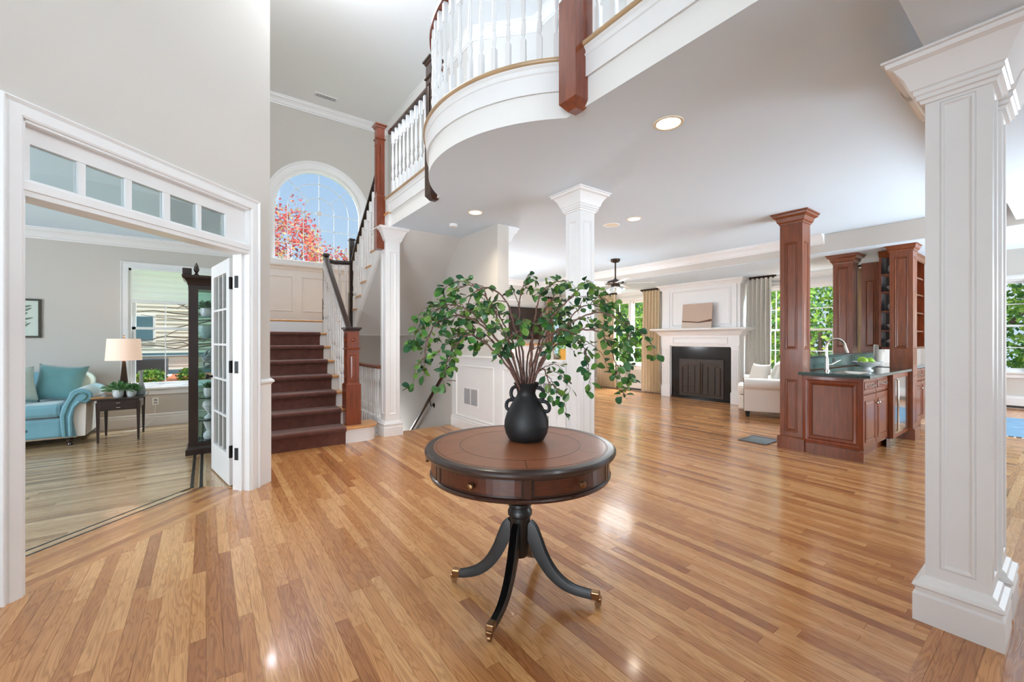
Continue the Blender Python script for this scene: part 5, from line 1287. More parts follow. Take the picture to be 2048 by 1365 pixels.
# (right, away, height) way-points of the main stems
STEMS = [
 [(-.015, 0, .95), (-.09, -.02, 1.13), (-.21, -.06, 1.30), (-.36, -.10, 1.37), (-.49, -.12, 1.31), (-.53, -.13, 1.17), (-.54, -.13, 1.09)],
 [(-.02, 0, .95), (-.11, .03, 1.17), (-.26, .08, 1.36), (-.43, .12, 1.44), (-.55, .15, 1.39), (-.575, .16, 1.31)],
 [(-.01, 0, .95), (-.10, .05, 1.22), (-.19, .10, 1.42), (-.30, .14, 1.54), (-.40, .17, 1.53), (-.45, .18, 1.47)],
 [(-.005, 0, .95), (-.05, -.03, 1.25), (-.12, -.07, 1.45), (-.22, -.12, 1.50), (-.33, -.15, 1.44), (-.37, -.16, 1.36)],
 [(0, 0, .95), (-.025, .02, 1.22), (-.04, .05, 1.40), (-.02, .10, 1.53), (.02, .12, 1.55)],
 [(.005, 0, .95), (.03, -.02, 1.20), (.05, -.05, 1.38), (.10, -.07, 1.50), (.17, -.09, 1.52)],
 [(.01, 0, .95), (.05, .03, 1.15), (.13, .06, 1.33), (.26, .09, 1.46), (.37, .12, 1.54), (.46, .14, 1.50), (.52, .15, 1.44)],
 [(.015, 0, .95), (.08, -.01, 1.13), (.20, -.03, 1.29), (.37, -.06, 1.38), (.51, -.08, 1.36), (.58, -.09, 1.28), (.60, -.09, 1.20)],
 [(.02, 0, .95), (.08, -.06, 1.12), (.20, -.13, 1.25), (.34, -.17, 1.30), (.44, -.19, 1.24), (.47, -.2, 1.15), (.48, -.2, 1.09)],
 [(.02, .02, .95), (.10, .08, 1.14), (.22, .16, 1.28), (.35, .21, 1.42), (.48, .24, 1.45), (.56, .26, 1.40)],
 [(-.015, -.01, .95), (-.09, -.08, 1.10), (-.20, -.13, 1.22), (-.30, -.17, 1.27), (-.38, -.19, 1.20), (-.40, -.2, 1.10)],
 [(-.01, .02, .95), (-.06, .10, 1.20), (-.14, .18, 1.36), (-.20, .22, 1.45), (-.30, .25, 1.44)],
 [(.01, -.01, .95), (.05, -.07, 1.13), (.12, -.12, 1.26), (.20, -.16, 1.30), (.30, -.19, 1.22), (.33, -.2, 1.12)],
 [(.015, .01, .96), (.06, .0, 1.07), (.10, -.01, 1.10), (.125, -.02, 1.05), (.135, -.02, .98)],
 [(-.01, -.02, .95), (-.06, -.06, 1.12), (-.10, -.10, 1.24), (-.13, -.12, 1.32)],
 [(.005, -.02, .95), (.02, -.07, 1.12), (.03, -.12, 1.24), (-.01, -.15, 1.30), (-.04, -.17, 1.25)],
 [(.02, .02, .95), (.08, .06, 1.18), (.14, .10, 1.30), (.20, .12, 1.36)],
 [(-.02, .02, .95), (-.11, .05, 1.14), (-.22, .06, 1.27), (-.33, .05, 1.30), (-.38, .04, 1.24)],
 [(.0, .02, .95), (.02, .08, 1.20), (.10, .16, 1.38), (.16, .2, 1.46), (.24, .22, 1.50)],
]
STEMS = [[(p[0]*(.86 if p[0] > 0 else .93), p[1], p[2]) for p in S] for S in STEMS]
leaf_spots = []
def grow(P, r0, parent, level):
    pts = catmull([Vector(p) for p in P]); pts = [p+Vector((rnd.uniform(-1, 1), rnd.uniform(-1, 1), rnd.uniform(-1, 1)))*.004 for p in pts]
    W_ = [loc3(*p) for p in pts]; n = len(W_)
    rs = [r0*(1-.72*i/(n-1)) for i in range(n)]
    o = MB().tube(W_, rs, 6).build('stem' if level == 0 else 'twig', 'bark', parent, smooth=True)
    return o, pts
def nodes(pts, o, f0, step):
    acc = 0; last = pts[0]; n = len(pts)
    for i in range(1, n):
        acc += (pts[i]-last).length; last = pts[i]
        if i/n > f0 and acc > step:
            acc = 0; leaf_spots.append((pts[i].copy(), (pts[min(i+1, n-1)]-pts[i-1]).normalized(), o))
    leaf_spots.append((pts[-1].copy(), (pts[-1]-pts[-2]).normalized(), o))
for P in STEMS:
    o, pts = grow(P, .0062, br, 0); nodes(pts, o, .60, .07)
    n = len(pts); ntw = 5 if len(P) > 5 else 4
    for k in range(ntw):
        i = int(n*(.38+.55*k/ntw)); i = min(i, n-3); p = pts[i]; t = (pts[i+1]-pts[i-1]).normalized()
        sd = Vector((rnd.uniform(-.6, .6)+.5*(1 if t.x > 0 else -1), rnd.uniform(-.7, .7), rnd.uniform(-.25, .85))).normalized()
        if t.z < -.3: sd.z -= .5
        L_ = rnd.uniform(.09, .17); e1 = p+(t*.5+sd*.6)*L_*.55; e2 = e1+(sd*.55+t*.45)*L_*.5+Vector((0, 0, -.03)); e3 = e2+(sd*.3+t*.5)*L_*.3+Vector((0, 0, -.045))
        to, tp = grow([p, e1, e2, e3], .0026, br, 1); nodes(tp, to, .3, .055)
# leaf: cupped rounded blade with a midrib
def leaf_mesh(L_, W_, fold):
    rows = [(.0, .05), (.12, .34), (.28, .72), (.48, 1.0), (.68, .98), (.85, .70), (.96, .30), (1.0, .02)]
    vs = []; 
    for t, wv in rows:
        z = -.10*L_*t*t; ww = W_*wv
        vs += [(t*L_, -ww, z+fold*ww), (t*L_, 0, z), (t*L_, ww, z+fold*ww)]
    vs = [(x+.012, y, z) for x, y, z in vs]; b0 = len(vs); vs += [(0, -.0008, 0), (0, .0008, 0)]
    fs = [(3*i+k, 3*i+3+k, 3*i+4+k, 3*i+1+k) for i in range(len(rows)-1) for k in (0, 1)]+[(b0, 0, 2), (b0, 2, b0+1)]
    me = bpy.data.meshes.new('leaf'); me.from_pydata(vs, [], fs); me.materials.append(M['leaf']); me.polygons.foreach_set('use_smooth', [True]*len(me.polygons)); return me
LM = [leaf_mesh(.040, .0140, .35), leaf_mesh(.036, .0150, .55), leaf_mesh(.046, .0145, .2), leaf_mesh(.030, .0115, .4)]
cnt = 0; extra = []
rnd.shuffle(leaf_spots)
for p, t, o in leaf_spots:
    for q in range(rnd.choice((2, 3, 3, 4))):
        d = (t*rnd.uniform(.1, .9)+Vector((rnd.uniform(-1, 1), rnd.uniform(-1, 1), rnd.uniform(-.9, .5)))).normalized()
        dw_ = rv_*d.x+fw*d.y+Vector((0, 0, d.z)); up = Vector((rnd.uniform(-.9, .9), rnd.uniform(-.9, .9), 1))-fw*.7; xa = dw_; ya = up.cross(xa).normalized(); za = xa.cross(ya)
        mt = Matrix((xa, ya, za)).transposed().to_4x4(); mt.translation = loc3(*p)-WL(o); s_ = rnd.uniform(.8, 1.25); mt = mt @ Matrix.Scale(s_, 4)
        me = LM[rnd.randrange(4)]
        if cnt < 300:
            lf_ = bpy.data.objects.new('leaf', me); COL.objects.link(lf_); lf_.parent = o; lf_.matrix_local = mt; cnt += 1
        else:
            mt.translation = loc3(*p)-WL(br); extra.append((me, mt))
if extra:
    vs = []; fs = []; tn = []
    for me, mt in extra:
        b0 = len(vs); vs += [tuple(mt @ v.co) for v in me.vertices]; fs += [tuple(b0+i for i in p.vertices) for p in me.polygons]; tn += [rnd.random()]*len(me.vertices)
    me = bpy.data.meshes.new('small_leaves'); me.from_pydata(vs, [], fs); me.materials.append(M['leaf']); a = me.attributes.new('tone', 'FLOAT', 'POINT'); a.data.foreach_set('value', tn)
    me.polygons.foreach_set('use_smooth', [True]*len(me.polygons))
    o = bpy.data.objects.new('small_leaves', me); COL.objects.link(o); o.parent = br; o['kind'] = 'stuff'

# ================================================================== DEN FURNITURE
def ball(b, c, rx, ry, rz, seg=12, rings=8, mtx=None):
    pr = [(math.sin(PI*i/rings), -math.cos(PI*i/rings)) for i in range(rings+1)]; vs = []
    for r, z in pr:
        for k in range(seg):
            a = 2*PI*k/seg; v = Vector((c[0]+rx*r*math.cos(a), c[1]+ry*r*math.sin(a), c[2]+rz*z)); vs.append(mtx @ v if mtx else v)
    return b.add(vs, [(i*seg+k, i*seg+(k+1) % seg, (i+1)*seg+(k+1) % seg, (i+1)*seg+k) for i in range(rings) for k in range(seg)])
def cushion(name, W_, H_, T_, m, parent=None, n=14, pinch=.10, thick=.75):
    # pillow standing in the (x,z) plane, corners pulled out
    vs = []
    for side in (1, -1):
        for j in range(n+1):
            for i in range(n+1):
                u = 2*i/n-1; v = 2*j/n-1
                px = u*(1-pinch*(1-v*v)*abs(u)); pv = v*(1-pinch*(1-u*u)*abs(v))
                t = (max(0, (1-u**4))*max(0, (1-v**4)))**thick
                vs.append((px*W_/2, side*T_/2*t, H_/2+pv*H_/2))
    N = (n+1)**2; fs = [(s*N+j*(n+1)+i, s*N+j*(n+1)+i+1, s*N+(j+1)*(n+1)+i+1, s*N+(j+1)*(n+1)+i) for s in (0, 1) for j in range(n) for i in range(n)]
    o = MB().add(vs, fs)
    ob = o.build(name, m, parent, smooth=True, angle=180)
    bm = bmesh.new(); bm.from_mesh(ob.data); bmesh.ops.remove_doubles(bm, verts=bm.verts, dist=1e-4); bmesh.ops.recalc_face_normals(bm, faces=bm.faces); bm.to_mesh(ob.data); bm.free()
    return ob
so = thing('sofa', 'teal velvet sofa with flared rolled arm and tufted base', 'sofa', (-2.2, 7.45, 0))
SXR = -1.36; SXL = -3.4; SYF = 7.03; SYB = 7.86
MB().box(SXL, SYF+.02, .10, SXR, SYB, .33).build('base', 'teal', so, bevel=.03)
MB().box(SXL+.1, SYF-.005, .345, SXR-.005, SYB-.15, .50).build('seat_cushion', 'teal', so, bevel=.04)
# rolled back with wing that turns down to the arm
bkp = []
for i in range(15):
    a = -PI*.35+PI*1.35*i/14; bkp.append((SYB-.06-.085*math.cos(a)*-1*-1, .77+.085*math.sin(a)))
bprof = [(SYB-.22, .34), (SYB-.20, .70)]+[(SYB-.06+.11*math.cos(a), .745+.105*math.sin(a)) for a in [PI*(1.0-1.15*i/14) for i in range(15)]]+[(SYB-.0, .34)]
MB().prism(bprof, SXL, SXR+.02, mp=lambda u, v, w: (w, u, v)).build('back', 'teal', so, smooth=True, angle=40)
wg = MB().prism([(SXR-.05+.0, .40)]+[(SXR+.02+.145*math.cos(a), .70+.145*math.sin(a)) for a in [PI*(.95-1.35*i/16) for i in range(17)]]+[(SXR+.08, .40)], SYB-.30, SYB+.02, mp=lambda u, v, w: (u, w, v)); wg.build('back_wing', 'pale_green', so, smooth=True, angle=40, bevel=.012)
# arm: S-shaped profile extruded in depth
armp = [(SXR-.0, .10), (SXR-.02, .36)]+[(SXR-.0+.0, .46), (SXR+.05, .57)]+[(SXR+.155+.105*math.cos(a), .575+.095*math.sin(a)) for a in [PI*(.85-1.25*i/14) for i in range(15)]]+[(SXR+.14, .50), (SXR+.10, .42), (SXR+.09, .30), (SXR+.12, .10)]
MB().prism(armp, SYF+.0, SYB, mp=lambda u, v, w: (u, w, v)).build('arm', 'teal', so, smooth=True, angle=40, bevel=.015)
MB().prism([(SXR+.095, .10), (SXR+.085, .40), (SXR+.13, .50), (SXR+.20, .56), (SXR+.19, .10)], SYF+.03, SYB, mp=lambda u, v, w: (u, w, v)).build('arm_outer_side', 'linen', so)
pip = [(SXR+.03, SYF-.008, .12), (SXR+.02, SYF-.008, .36), (SXR+.06, SYF-.008, .50), (SXR+.10, SYF-.008, .58)]+[(SXR+.155+.05*math.cos(a), SYF-.008, .575+.045*math.sin(a)) for a in [PI*(.8-1.2*i/8) for i in range(9)]]
MB().tube(pip, .009, 8).build('front_roll', 'teal_dark', so, smooth=True)
MB().tube([(SXR+.075, SYF-.008, .12), (SXR+.07, SYF-.008, .34), (SXR+.10, SYF-.008, .46), (SXR+.15, SYF-.006, .52)], .018, 8).build('front_roll', 'teal', so, smooth=True)
MB().box(SXL, SYF+.012, .095, SXR+.12, SYF+.022, .112).build('nail_trim', 'nickel', so)
for x in (-1.66, -2.1, -2.5):
    b = MB(); ball(b, (x, SYF+.012, .215), .02, .012, .02); b.build('tuft_button', 'teal_dark', so, smooth=True)
for x, y in ((SXR+.06, SYF+.05), (SXL+.1, SYF+.05), (SXR+.06, SYB-.05), (SXL+.1, SYB-.05)):
    MB().lathe([(.022, 0), (.028, .01), (.022, .03), (.036, .05), (.038, .07), (.025, .085), (.03, .10)], 14, c=(x, y, 0)).build('leg', 'espresso', so, smooth=True)
p1 = cushion('throw_pillow', .46, .46, .17, 'teal_dark'); p1.location = (-1.49, 7.42, .495); p1.rotation_euler = (-.28, .10, -.16); tag(p1, 'large square teal pillow leaning in the sofa corner', 'pillow')
p2 = cushion('throw_pillow', .44, .44, .16, 'pale_green'); p2.location = (-1.77, 7.25, .50); p2.rotation_euler = (-.22, .0, .75); tag(p2, 'pale sage pillow at the left of the sofa', 'pillow')
# end table
et = thing('end_table', 'dark wood end table with drawer between sofa and window', 'table', (-.87, 7.24, 0))
EX0, EX1, EY0, EY1, EZ = -1.07, -.665, 6.97, 7.53, .535
tp_ = [(EX0-.035, EY0-.02), (EX1+.0, EY0-.02), (EX1+.035, EY0+.03), (EX1+.035, EY1+.02), (EX0-.035, EY1+.02)]
MB().prism(tp_, EZ-.018, EZ).build('tabletop', 'espresso', et, bevel=.003)
MB().box(EX0+.01, EY0+.012, EZ-.15, EX1-.01, EY1-.01, EZ-.018).build('apron', 'espresso', et)
dd = MB().box(EX0+.035, EY0+.002, EZ-.14, EX1-.035, EY0+.012, EZ-.03).build('drawer', 'espresso', et, bevel=.003)
for z in (EZ-.055, EZ-.11): 
    MB().tube([(-.885, EY0-.0, z), (-.885, EY0-.012, z-.004), (-.85, EY0-.012, z-.004), (-.85, EY0, z)], .004, 6).build('pull', 'nickel', dd)
for x, y in ((EX0+.02, EY0+.025), (EX1-.02, EY0+.025), (EX0+.02, EY1-.025), (EX1-.02, EY1-.025)):
    MB().frustum((x, y, 0), .010, .010, (x, y, EZ-.05), .020, .020).build('leg', 'espresso', et)
# lamp
lp = thing('table_lamp', 'lit table lamp with white drum shade and tapered dark base on the end table', 'lamp', (-.855, 7.30, EZ))
MB().frustum((-.855, 7.30, EZ), .056, .04, (-.855, 7.30, EZ+.015), .056, .04).frustum((-.855, 7.30, EZ+.015), .050, .036, (-.855, 7.30, EZ+.44), .016, .012).build('base', 'bronze', lp, bevel=.003)
MB().lathe([(.180, .985), (.162, 1.262)], 40, c=(-.855, 7.30, 0), cap=False).build('shade', 'lamp_shade', lp, smooth=True)
MB().lathe([(.006, .96), (.006, 1.29), (.012, 1.295), (.002, 1.31)], 10, c=(-.855, 7.30, 0)).build('stem', 'brass', lp)
light('lamp_bulb_glow', 'POINT', (-.855, 7.30, 1.12), (0, 0, 0), 3.0, (1, .82, .62), shadow_soft_size=.05)
def potted(label, x, y, z, r, h, m, leafm, n, spread, hh, name='potted_plant', seed=0, grass=False, prof=None):
    t = thing(name, label, 'plant', (x, y, z)); rd = random.Random(seed)
    MB().lathe(prof or [(0, 0), (r*.72, 0), (r*.95, h*.3), (r, h*.75), (r*.97, h), (r*.88, h), (r*.88, h*.85), (0, h*.82)], 24, c=(x, y, z), cap=False).build('pot', m, t, smooth=True, angle=50)
    vs = []; fs = []; tn = []
    for i in range(n):
        a = rd.uniform(0, 2*PI); el = rd.uniform(.1, 1.45) if not grass else rd.uniform(.9, 1.5); L_ = hh*rd.uniform(.6, 1.1)
        d = Vector((math.cos(a)*math.cos(el)*spread, math.sin(a)*math.cos(el)*spread, math.sin(el)))
        base = Vector((x, y, z+h*.9))+Vector((rd.uniform(-1, 1), rd.uniform(-1, 1), 0))*r*.5
        w_ = (.003 if grass else .010)*rd.uniform(.8, 1.3); s_ = d.cross(Vector((rd.uniform(-1, 1), rd.uniform(-1, 1), .4))).normalized()*w_
        segs = [(0, .2), (.5, 1 if not grass else .9), (.8, .8), (1, .05)] if grass else [(.55, .1), (.7, 1), (.88, 1), (1, .1)]
        b0 = len(vs)
        for q, ww in segs:
            p = base+d*L_*q+Vector((0, 0, -.25*L_*q*q)); vs += [p-s_*ww, p+s_*ww]
        fs += [(b0+2*k, b0+2*k+1, b0+2*k+3, b0+2*k+2) for k in range(3)]; tn += [rd.random()]*8
        if not grass:
            b0 = len(vs); p = base; q_ = base+d*L_*.58+Vector((0, 0, -.084*L_)); e = s_.normalized()*.0012; vs += [p-e, p+e, q_+e, q_-e]; fs.append((b0, b0+1, b0+2, b0+3)); tn += [rd.random()]*4
    o = MB().add(vs, fs).build('foliage', leafm, t, recalc=False); o['kind'] = 'stuff'
    at = o.data.attributes.new('tone', 'FLOAT', 'POINT'); at.data.foreach_set('value', tn)
    return t
potted('small leafy plant in a white pot in front of the lamp', -.885, 7.10, EZ, .055, .09, 'pot_white', 'grass_leaf', 130, 1.2, .16, seed=1)
potted('low green plant in a pale blue pot right of the lamp', -.765, 7.12, EZ, .052, .10, 'pot_white', 'grass_leaf', 110, 1.1, .10, seed=2)
lathe_thing('cup', 'grey ceramic cup at the right end of the end table', 'cup', [(0, 0), (.045, 0), (.048, .01), (.048, .12), (.043, .12), (.043, .015), (0, .01)], 'grey_glaze', (-.70, 7.22, EZ))
lathe_thing('tall_vase', 'slender pale vase behind the lamp against the window', 'vase', [(0, 0), (.04, 0), (.045, .05), (.02, .16), (.018, .26), (.032, .30), (.028, .30), (.012, .26), (0, .2)], 'grey_glaze', (-.70, 7.42, EZ))
kn = MB().box(-.14, -.012, 0, -.02, .012, .018).frustum((.02, 0, 0), .05, .008, (.02, 0, .008), .04, .004).build('letter_opener', 'oak_tread', None, bevel=.004); kn.location = (-.98, 7.04, EZ); kn.rotation_euler = (0, 0, .25); tag(kn, 'small wooden handled tool lying on the end table', 'tool')
# outlet with lamp cord
op = thing('wall_outlet', 'white wall outlet low on the den wall by the end table', 'outlet', (-.595, 7.975, .35))
MB().box(-.635, 7.968, .295, -.555, 7.98, .405).build('plate', 'plate', op, bevel=.003); MB().box(-.612, 7.965, .315, -.578, 7.97, .342).box(-.612, 7.965, .358, -.578, 7.97, .385).build('socket', 'vent_dark', op)
cd = MB().tube(catmull([Vector(p) for p in ((-.595, 7.95, .33), (-.60, 7.92, .20), (-.66, 7.86, .06), (-.75, 7.7, .01), (-.86, 7.6, .008), (-.90, 7.55, .02))]), .004, 6).build('lamp_cord', 'white', None, smooth=True); tag(cd, 'thin white lamp cord running from the outlet to the end table', 'cord')
# framed botanical print
fr = thing('framed_print', 'framed botanical print of a leafy sprig above the sofa', 'picture', (-1.95, 7.96, 1.52))
MB().sweep([(-2.20, 1.275), (-1.725, 1.275), (-1.725, 1.775), (-2.20, 1.775)], [(0, 0), (0, .025), (.022, .03), (.026, 0)], closed=True, mp=mY, side=-1).build('frame', 'frame_dark', fr)
MB().box(-2.18, 7.968, 1.295, -1.745, 7.974, 1.755).build('print', 'paper', fr)
ik = MB(); ik.add([(-1.905, 7.966, 1.33), (-1.899, 7.966, 1.33), (-1.876, 7.966, 1.70), (-1.880, 7.966, 1.70)], [(0, 1, 2, 3)])
for i in range(12):
    z = 1.37+.027*i; s_ = 1 if i % 2 else -1; x = -1.902+.022*i/12; a = .5+.25*math.sin(i*2.1); L_ = .085+.03*math.sin(i*1.7)
    d = Vector((s_*math.cos(a), 0, math.sin(a))); q = Vector((-d.z, 0, d.x))*.013
    p = Vector((x, 7.9655, z)); ik.add([p, p+d*L_*.35+q, p+d*L_*.75+q*.8, p+d*L_, p+d*L_*.7-q*.7, p+d*L_*.3-q], [(0, 1, 2, 3, 4, 5)])
ik.build('leaf_drawing', 'ink', fr, recalc=False)
# china cabinet
ch = thing('china_cabinet', 'tall dark glass-fronted china cabinet behind the open french door', 'cabinet', (.09, 5.9, 0))
CX0, CX1, CY0, CY1, CZ = -.155, .335, 5.70, 6.04, 1.93
for x, y in ((CX0, CY0), (CX1-.06, CY0), (CX0, CY1-.05), (CX1-.05, CY1-.05)): MB().box(x, y, .04, x+(.085 if y < 5.8 else .06), y+.05, CZ-.12).build('post', 'espresso', ch, bevel=.004)
MB().box(CX0-.025, CY0-.025, 0.0, CX1+.02, CY1+.0, .06).frustum(((CX0+CX1)/2, (CY0+CY1)/2, .06), (CX1-CX0)/2+.018, (CY1-CY0)/2+.016, ((CX0+CX1)/2, (CY0+CY1)/2, .085), (CX1-CX0)/2, (CY1-CY0)/2).box(CX0-.002, CY0-.002, .085, CX1+.002, CY1+.002, .125).build('plinth', 'espresso', ch)
MB().box(CX0-.002, CY0-.002, CZ-.13, CX1+.002, CY1, CZ-.055).build('top_rail', 'espresso', ch)
MB().sweep([(CX0, CY1), (CX0, CY0), (CX1, CY0)], [(0, CZ-.09), (.008, CZ-.08), (.012, CZ-.06), (.03, CZ-.03), (.05, CZ-.015), (.055, CZ+.0), (.055, CZ+.02), (0, CZ+.02)], mp=hz, side=1).build('cornice', 'espresso', ch)
MB().box(CX0+.003, CY0+.003, CZ-.06, CX1-.003, CY1-.003, CZ+.018).build('top', 'espresso', ch)
MB().box(CX0-.05, CY0-.05, CZ+.02, CX0+.03, CY0+.0, CZ+.09).build('corner_block', 'espresso', ch, bevel=.008)
MB().lathe([(.018, 0), (.022, .012), (.010, .024), (.022, .045), (.026, .065), (.018, .10), (.006, .13), (.0, .14)], 12, c=(CX0+.07, CY0-.01, CZ+.02)).build('finial', 'espresso', ch, smooth=True)
MB().box(CX0+.02, CY1-.015, .125, CX1-.02, CY1-.005, CZ-.13).build('glass_back', 'shelf_glass', ch)
MB().box(CX0+.06, CY0+.012, .125, CX1-.06, CY0+.016, CZ-.13).build('door_glass', 'glass', ch)
CSH = [1.507, 1.268, .937, .605, .36]
for z in CSH: MB().box(CX0+.01, CY0+.03, z-.010, CX1-.01, CY1-.02, z-.002).build('glass_shelf', 'shelf_glass', ch)
MB().box(CX0+.01, CY0+.03, .125, CX1-.01, CY1-.02, .13).build('cabinet_floor', 'shelf_glass', ch)
potted('trailing dark green plant in a white pot on the top shelf of the china cabinet', .015, 5.87, 1.507, .07, .10, 'pot_white', 'grass_leaf', 150, 1.0, .13, seed=4)
lathe_thing('striped_bowl', 'green and white striped bowl on the second shelf of the china cabinet', 'bowl', [(0, 0), (.05, 0), (.075, .03), (.09, .08), (.095, .14), (.09, .14), (.08, .08), (0, .03)], 'pot_green', (.02, 5.87, 1.268))
sc_ = MB()
for i, (a, z) in enumerate(((.5, .05), (-.4, .09), (.3, .13), (.9, .16))):
    pts = [(.0+.05*math.cos(t)*math.cos(a), .03*math.sin(t), z+.05*math.cos(t)*math.sin(a)+.03*math.sin(t)) for t in [2*PI*k/14 for k in range(14)]]
    sc_.tube(pts, .011, 8, closed=True)
sc_.box(-.04, -.03, 0, .04, .03, .02)
o = sc_.build('chain_sculpture', 'grey_glaze', None, smooth=True); o.location = (.015, 5.87, .937); tag(o, 'grey interlocked sculpture on the middle shelf of the china cabinet', 'sculpture')
potted('grassy plant in a white handled pot on the fourth shelf of the china cabinet', .03, 5.87, .605, .055, .10, 'pot_white', 'grass_leaf', 160, 1.0, .11, seed=6, grass=True)
lathe_thing('round_vase', 'round white flask vase on the fifth shelf of the china cabinet', 'vase', [(0, 0), (.05, 0), (.05, .012), (.012, .05), (.04, .09), (.068, .14), (.06, .185), (.02, .215), (.012, .215), (0, .21)], 'pot_white', (.03, 5.87, .36))
lathe_thing('urn_vase', 'white waisted urn standing on the floor of the china cabinet', 'vase', [(0, 0), (.055, 0), (.065, .03), (.06, .06), (.03, .09), (.045, .13), (.065, .19), (.065, .20), (.055, .19), (.02, .1), (0, .09)], 'pot_white', (.035, 5.87, .13))

# ================================================================== FAMILY ROOM
ac_ = thing('armchair', 'cream linen armchair with rolled nailhead arm by the fireplace', 'armchair', (0, 0, 0))
# local: x across the front, y back, front-near corner at origin
MB().box(.015, .02, .10, .935, .90, .36).build('base', 'linen', ac_, bevel=.02)
MB().box(.17, -.12, .34, .78, .70, .50).build('seat_cushion', 'linen', ac_, bevel=.06)
MB().box(.16, -.10, .10, .79, .06, .33).build('front_rail', 'linen', ac_, bevel=.03)
for x0 in (0.0, .79):
    MB().prism([(x0, .10), (x0+.16, .10), (x0+.16, .50)]+[(x0+.07+.115*math.cos(a), .525+.10*math.sin(a)) for a in [PI*(-.15+1.30*i/16) for i in range(17)]]+[(x0, .45)], -.02, .92, mp=lambda u, v, w: (u, w, v)).build('arm', 'linen', ac_, smooth=True, angle=40, bevel=.012)
MB().prism([(.72, .36), (.70, .80)]+[(.80+.10*math.cos(a), .82+.07*math.sin(a)) for a in [PI*(1-i/8) for i in range(9)]]+[(.93, .10), (.75, .10)], .0, .95, mp=lambda u, v, w: (w, u, v)).build('back', 'linen', ac_, smooth=True, angle=40, bevel=.01)
nh = MB()
for x0 in (0.0, .79):
    for i in range(14): ball(nh, (x0+.016, -.024, .14+.032*i), .012, .008, .012, 8, 5)
nh.build('nailheads', 'bronze', ac_, smooth=True, kind='stuff')
for x, y in ((.05, .03), (.90, .03), (.05, .85), (.90, .85)): MB().frustum((x, y, 0), .024, .024, (x, y, .10), .034, .034).build('leg', 'black_metal', ac_)
ac_.location = (7.03, 3.20, 0); ac_.rotation_euler = (0, 0, math.radians(25))
ac_.scale = (1, -1, 1)
for ob in (cushion('throw_pillow', .40, .36, .15, 'linen'), cushion('throw_pillow', .40, .38, .15, 'curtain_grey')):
    pass
pl = [o for o in bpy.data.objects if o.name.startswith('throw_pillow') and 'label' not in o]
wx, wy = math.cos(math.radians(25)), math.sin(math.radians(25))
def chair_pt(x, y, z): return (7.03+wx*x+wy*y, 3.20+wy*x-wx*y, z)
pl[0].location = chair_pt(.46, .16, .50); pl[0].rotation_euler = (.35, 0, math.radians(25)+.7); tag(pl[0], 'cream linen pillow on the near side of the armchair seat', 'pillow')
pl[1].location = chair_pt(.52, .42, .52); pl[1].rotation_euler = (.3, 0, math.radians(25)+.1); tag(pl[1], 'pale grey pillow against the back of the armchair', 'pillow')
# ceiling fan
FXX, FYY = 5.95, 4.96
cf = thing('ceiling_fan', 'bronze ceiling fan with clear glass light shades', 'ceiling fan', (FXX, FYY, ZC))
MB().lathe([(.085, 2.70), (.085, 2.675), (.07, 2.65), (.02, 2.635), (.013, 2.63), (.013, 2.36), (.03, 2.345), (.05, 2.33), (.125, 2.31), (.15, 2.29), (.15, 2.275), (.12, 2.255), (.08, 2.245), (.08, 2.20), (.05, 2.19), (0, 2.188)][::-1], 32, c=(FXX, FYY, 0), cap=False).build('motor', 'bronze', cf, smooth=True, angle=40)
fbm = mat('fan_blade_whitewash', (222, 220, 214), .5)
for k in range(5):
    a = 2*PI*k/5+.35; mt = Matrix.Translation((FXX, FYY, 2.265)) @ Matrix.Rotation(a, 4, 'Z') @ Matrix.Rotation(.2, 4, 'X')
    MB().frustum((.0, 0, 0), 0, 0, (0, 0, 0), 0, 0) if False else None
    b = MB(); pts = [(.20, -.05), (.60, -.072), (.66, -.05), (.67, 0), (.66, .05), (.60, .072), (.20, .05)]
    b.prism(pts, -.004, .004, mp=lambda u, v, w: tuple(mt @ Vector((u, v, w)))); bl = b.build('blade', fbm, cf)
    MB().box(.10, -.018, -.006, .24, .018, 0.0, mt).build('blade_arm', 'bronze', cf)
for k in range(4):
    a = 2*PI*k/4+.2; mt = Matrix.Translation((FXX+.07*math.cos(a), FYY+.07*math.sin(a), 2.19)) @ Matrix.Rotation(a, 4, 'Z') @ Matrix.Rotation(2.2, 4, 'Y')
    MB().lathe([(.018, 0), (.02, .02), (.045, .07), (.05, .10)], 16, mtx=mt, cap=False).build('glass_shade', 'pot_white', cf, smooth=True)
# screen and low cabinet on the back wall
tv = thing('television', 'large dark wall screen on the family room back wall', 'television', (6.3, 8.05, 1.65))
MB().box(5.45, 8.03, 1.26, 6.84, 8.09, 2.04).build('bezel', 'black_metal', tv, bevel=.006); MB().box(5.47, 8.026, 1.28, 6.82, 8.032, 2.02).build('screen', 'tv', tv)
md = thing('media_cabinet', 'low white cabinet below the wall screen', 'cabinet', (6.2, 7.9, 0))
MB().box(5.3, 7.72, .08, 6.95, 8.08, 1.12).build('body', 'white', md); MB().box(5.26, 7.69, 1.12, 6.99, 8.08, 1.16).build('top', 'oak_tread', md); MB().box(5.34, 7.75, 0, 6.91, 8.05, .08).build('plinth', 'white', md)
for i in range(3): MB().box(5.34+.53*i, 7.705, .13, 5.34+.53*i+.50, 7.72, 1.08).build('door', 'white', md, bevel=.004)
oc = thing('amber_armchair', 'amber yellow upholstered chair under the back window', 'armchair', (7.52, 7.5, 0))
MB().box(7.22, 7.25, .15, 7.82, 7.80, .45).build('seat', 'orange', oc, bevel=.04); MB().box(7.22, 7.68, .45, 7.82, 7.84, 1.02).build('back', 'orange', oc, bevel=.05)
for x in (7.26, 7.78):
    for y in (7.30, 7.76): MB().frustum((x, y, 0), .015, .015, (x, y, .15), .022, .022).build('leg', 'espresso', oc)
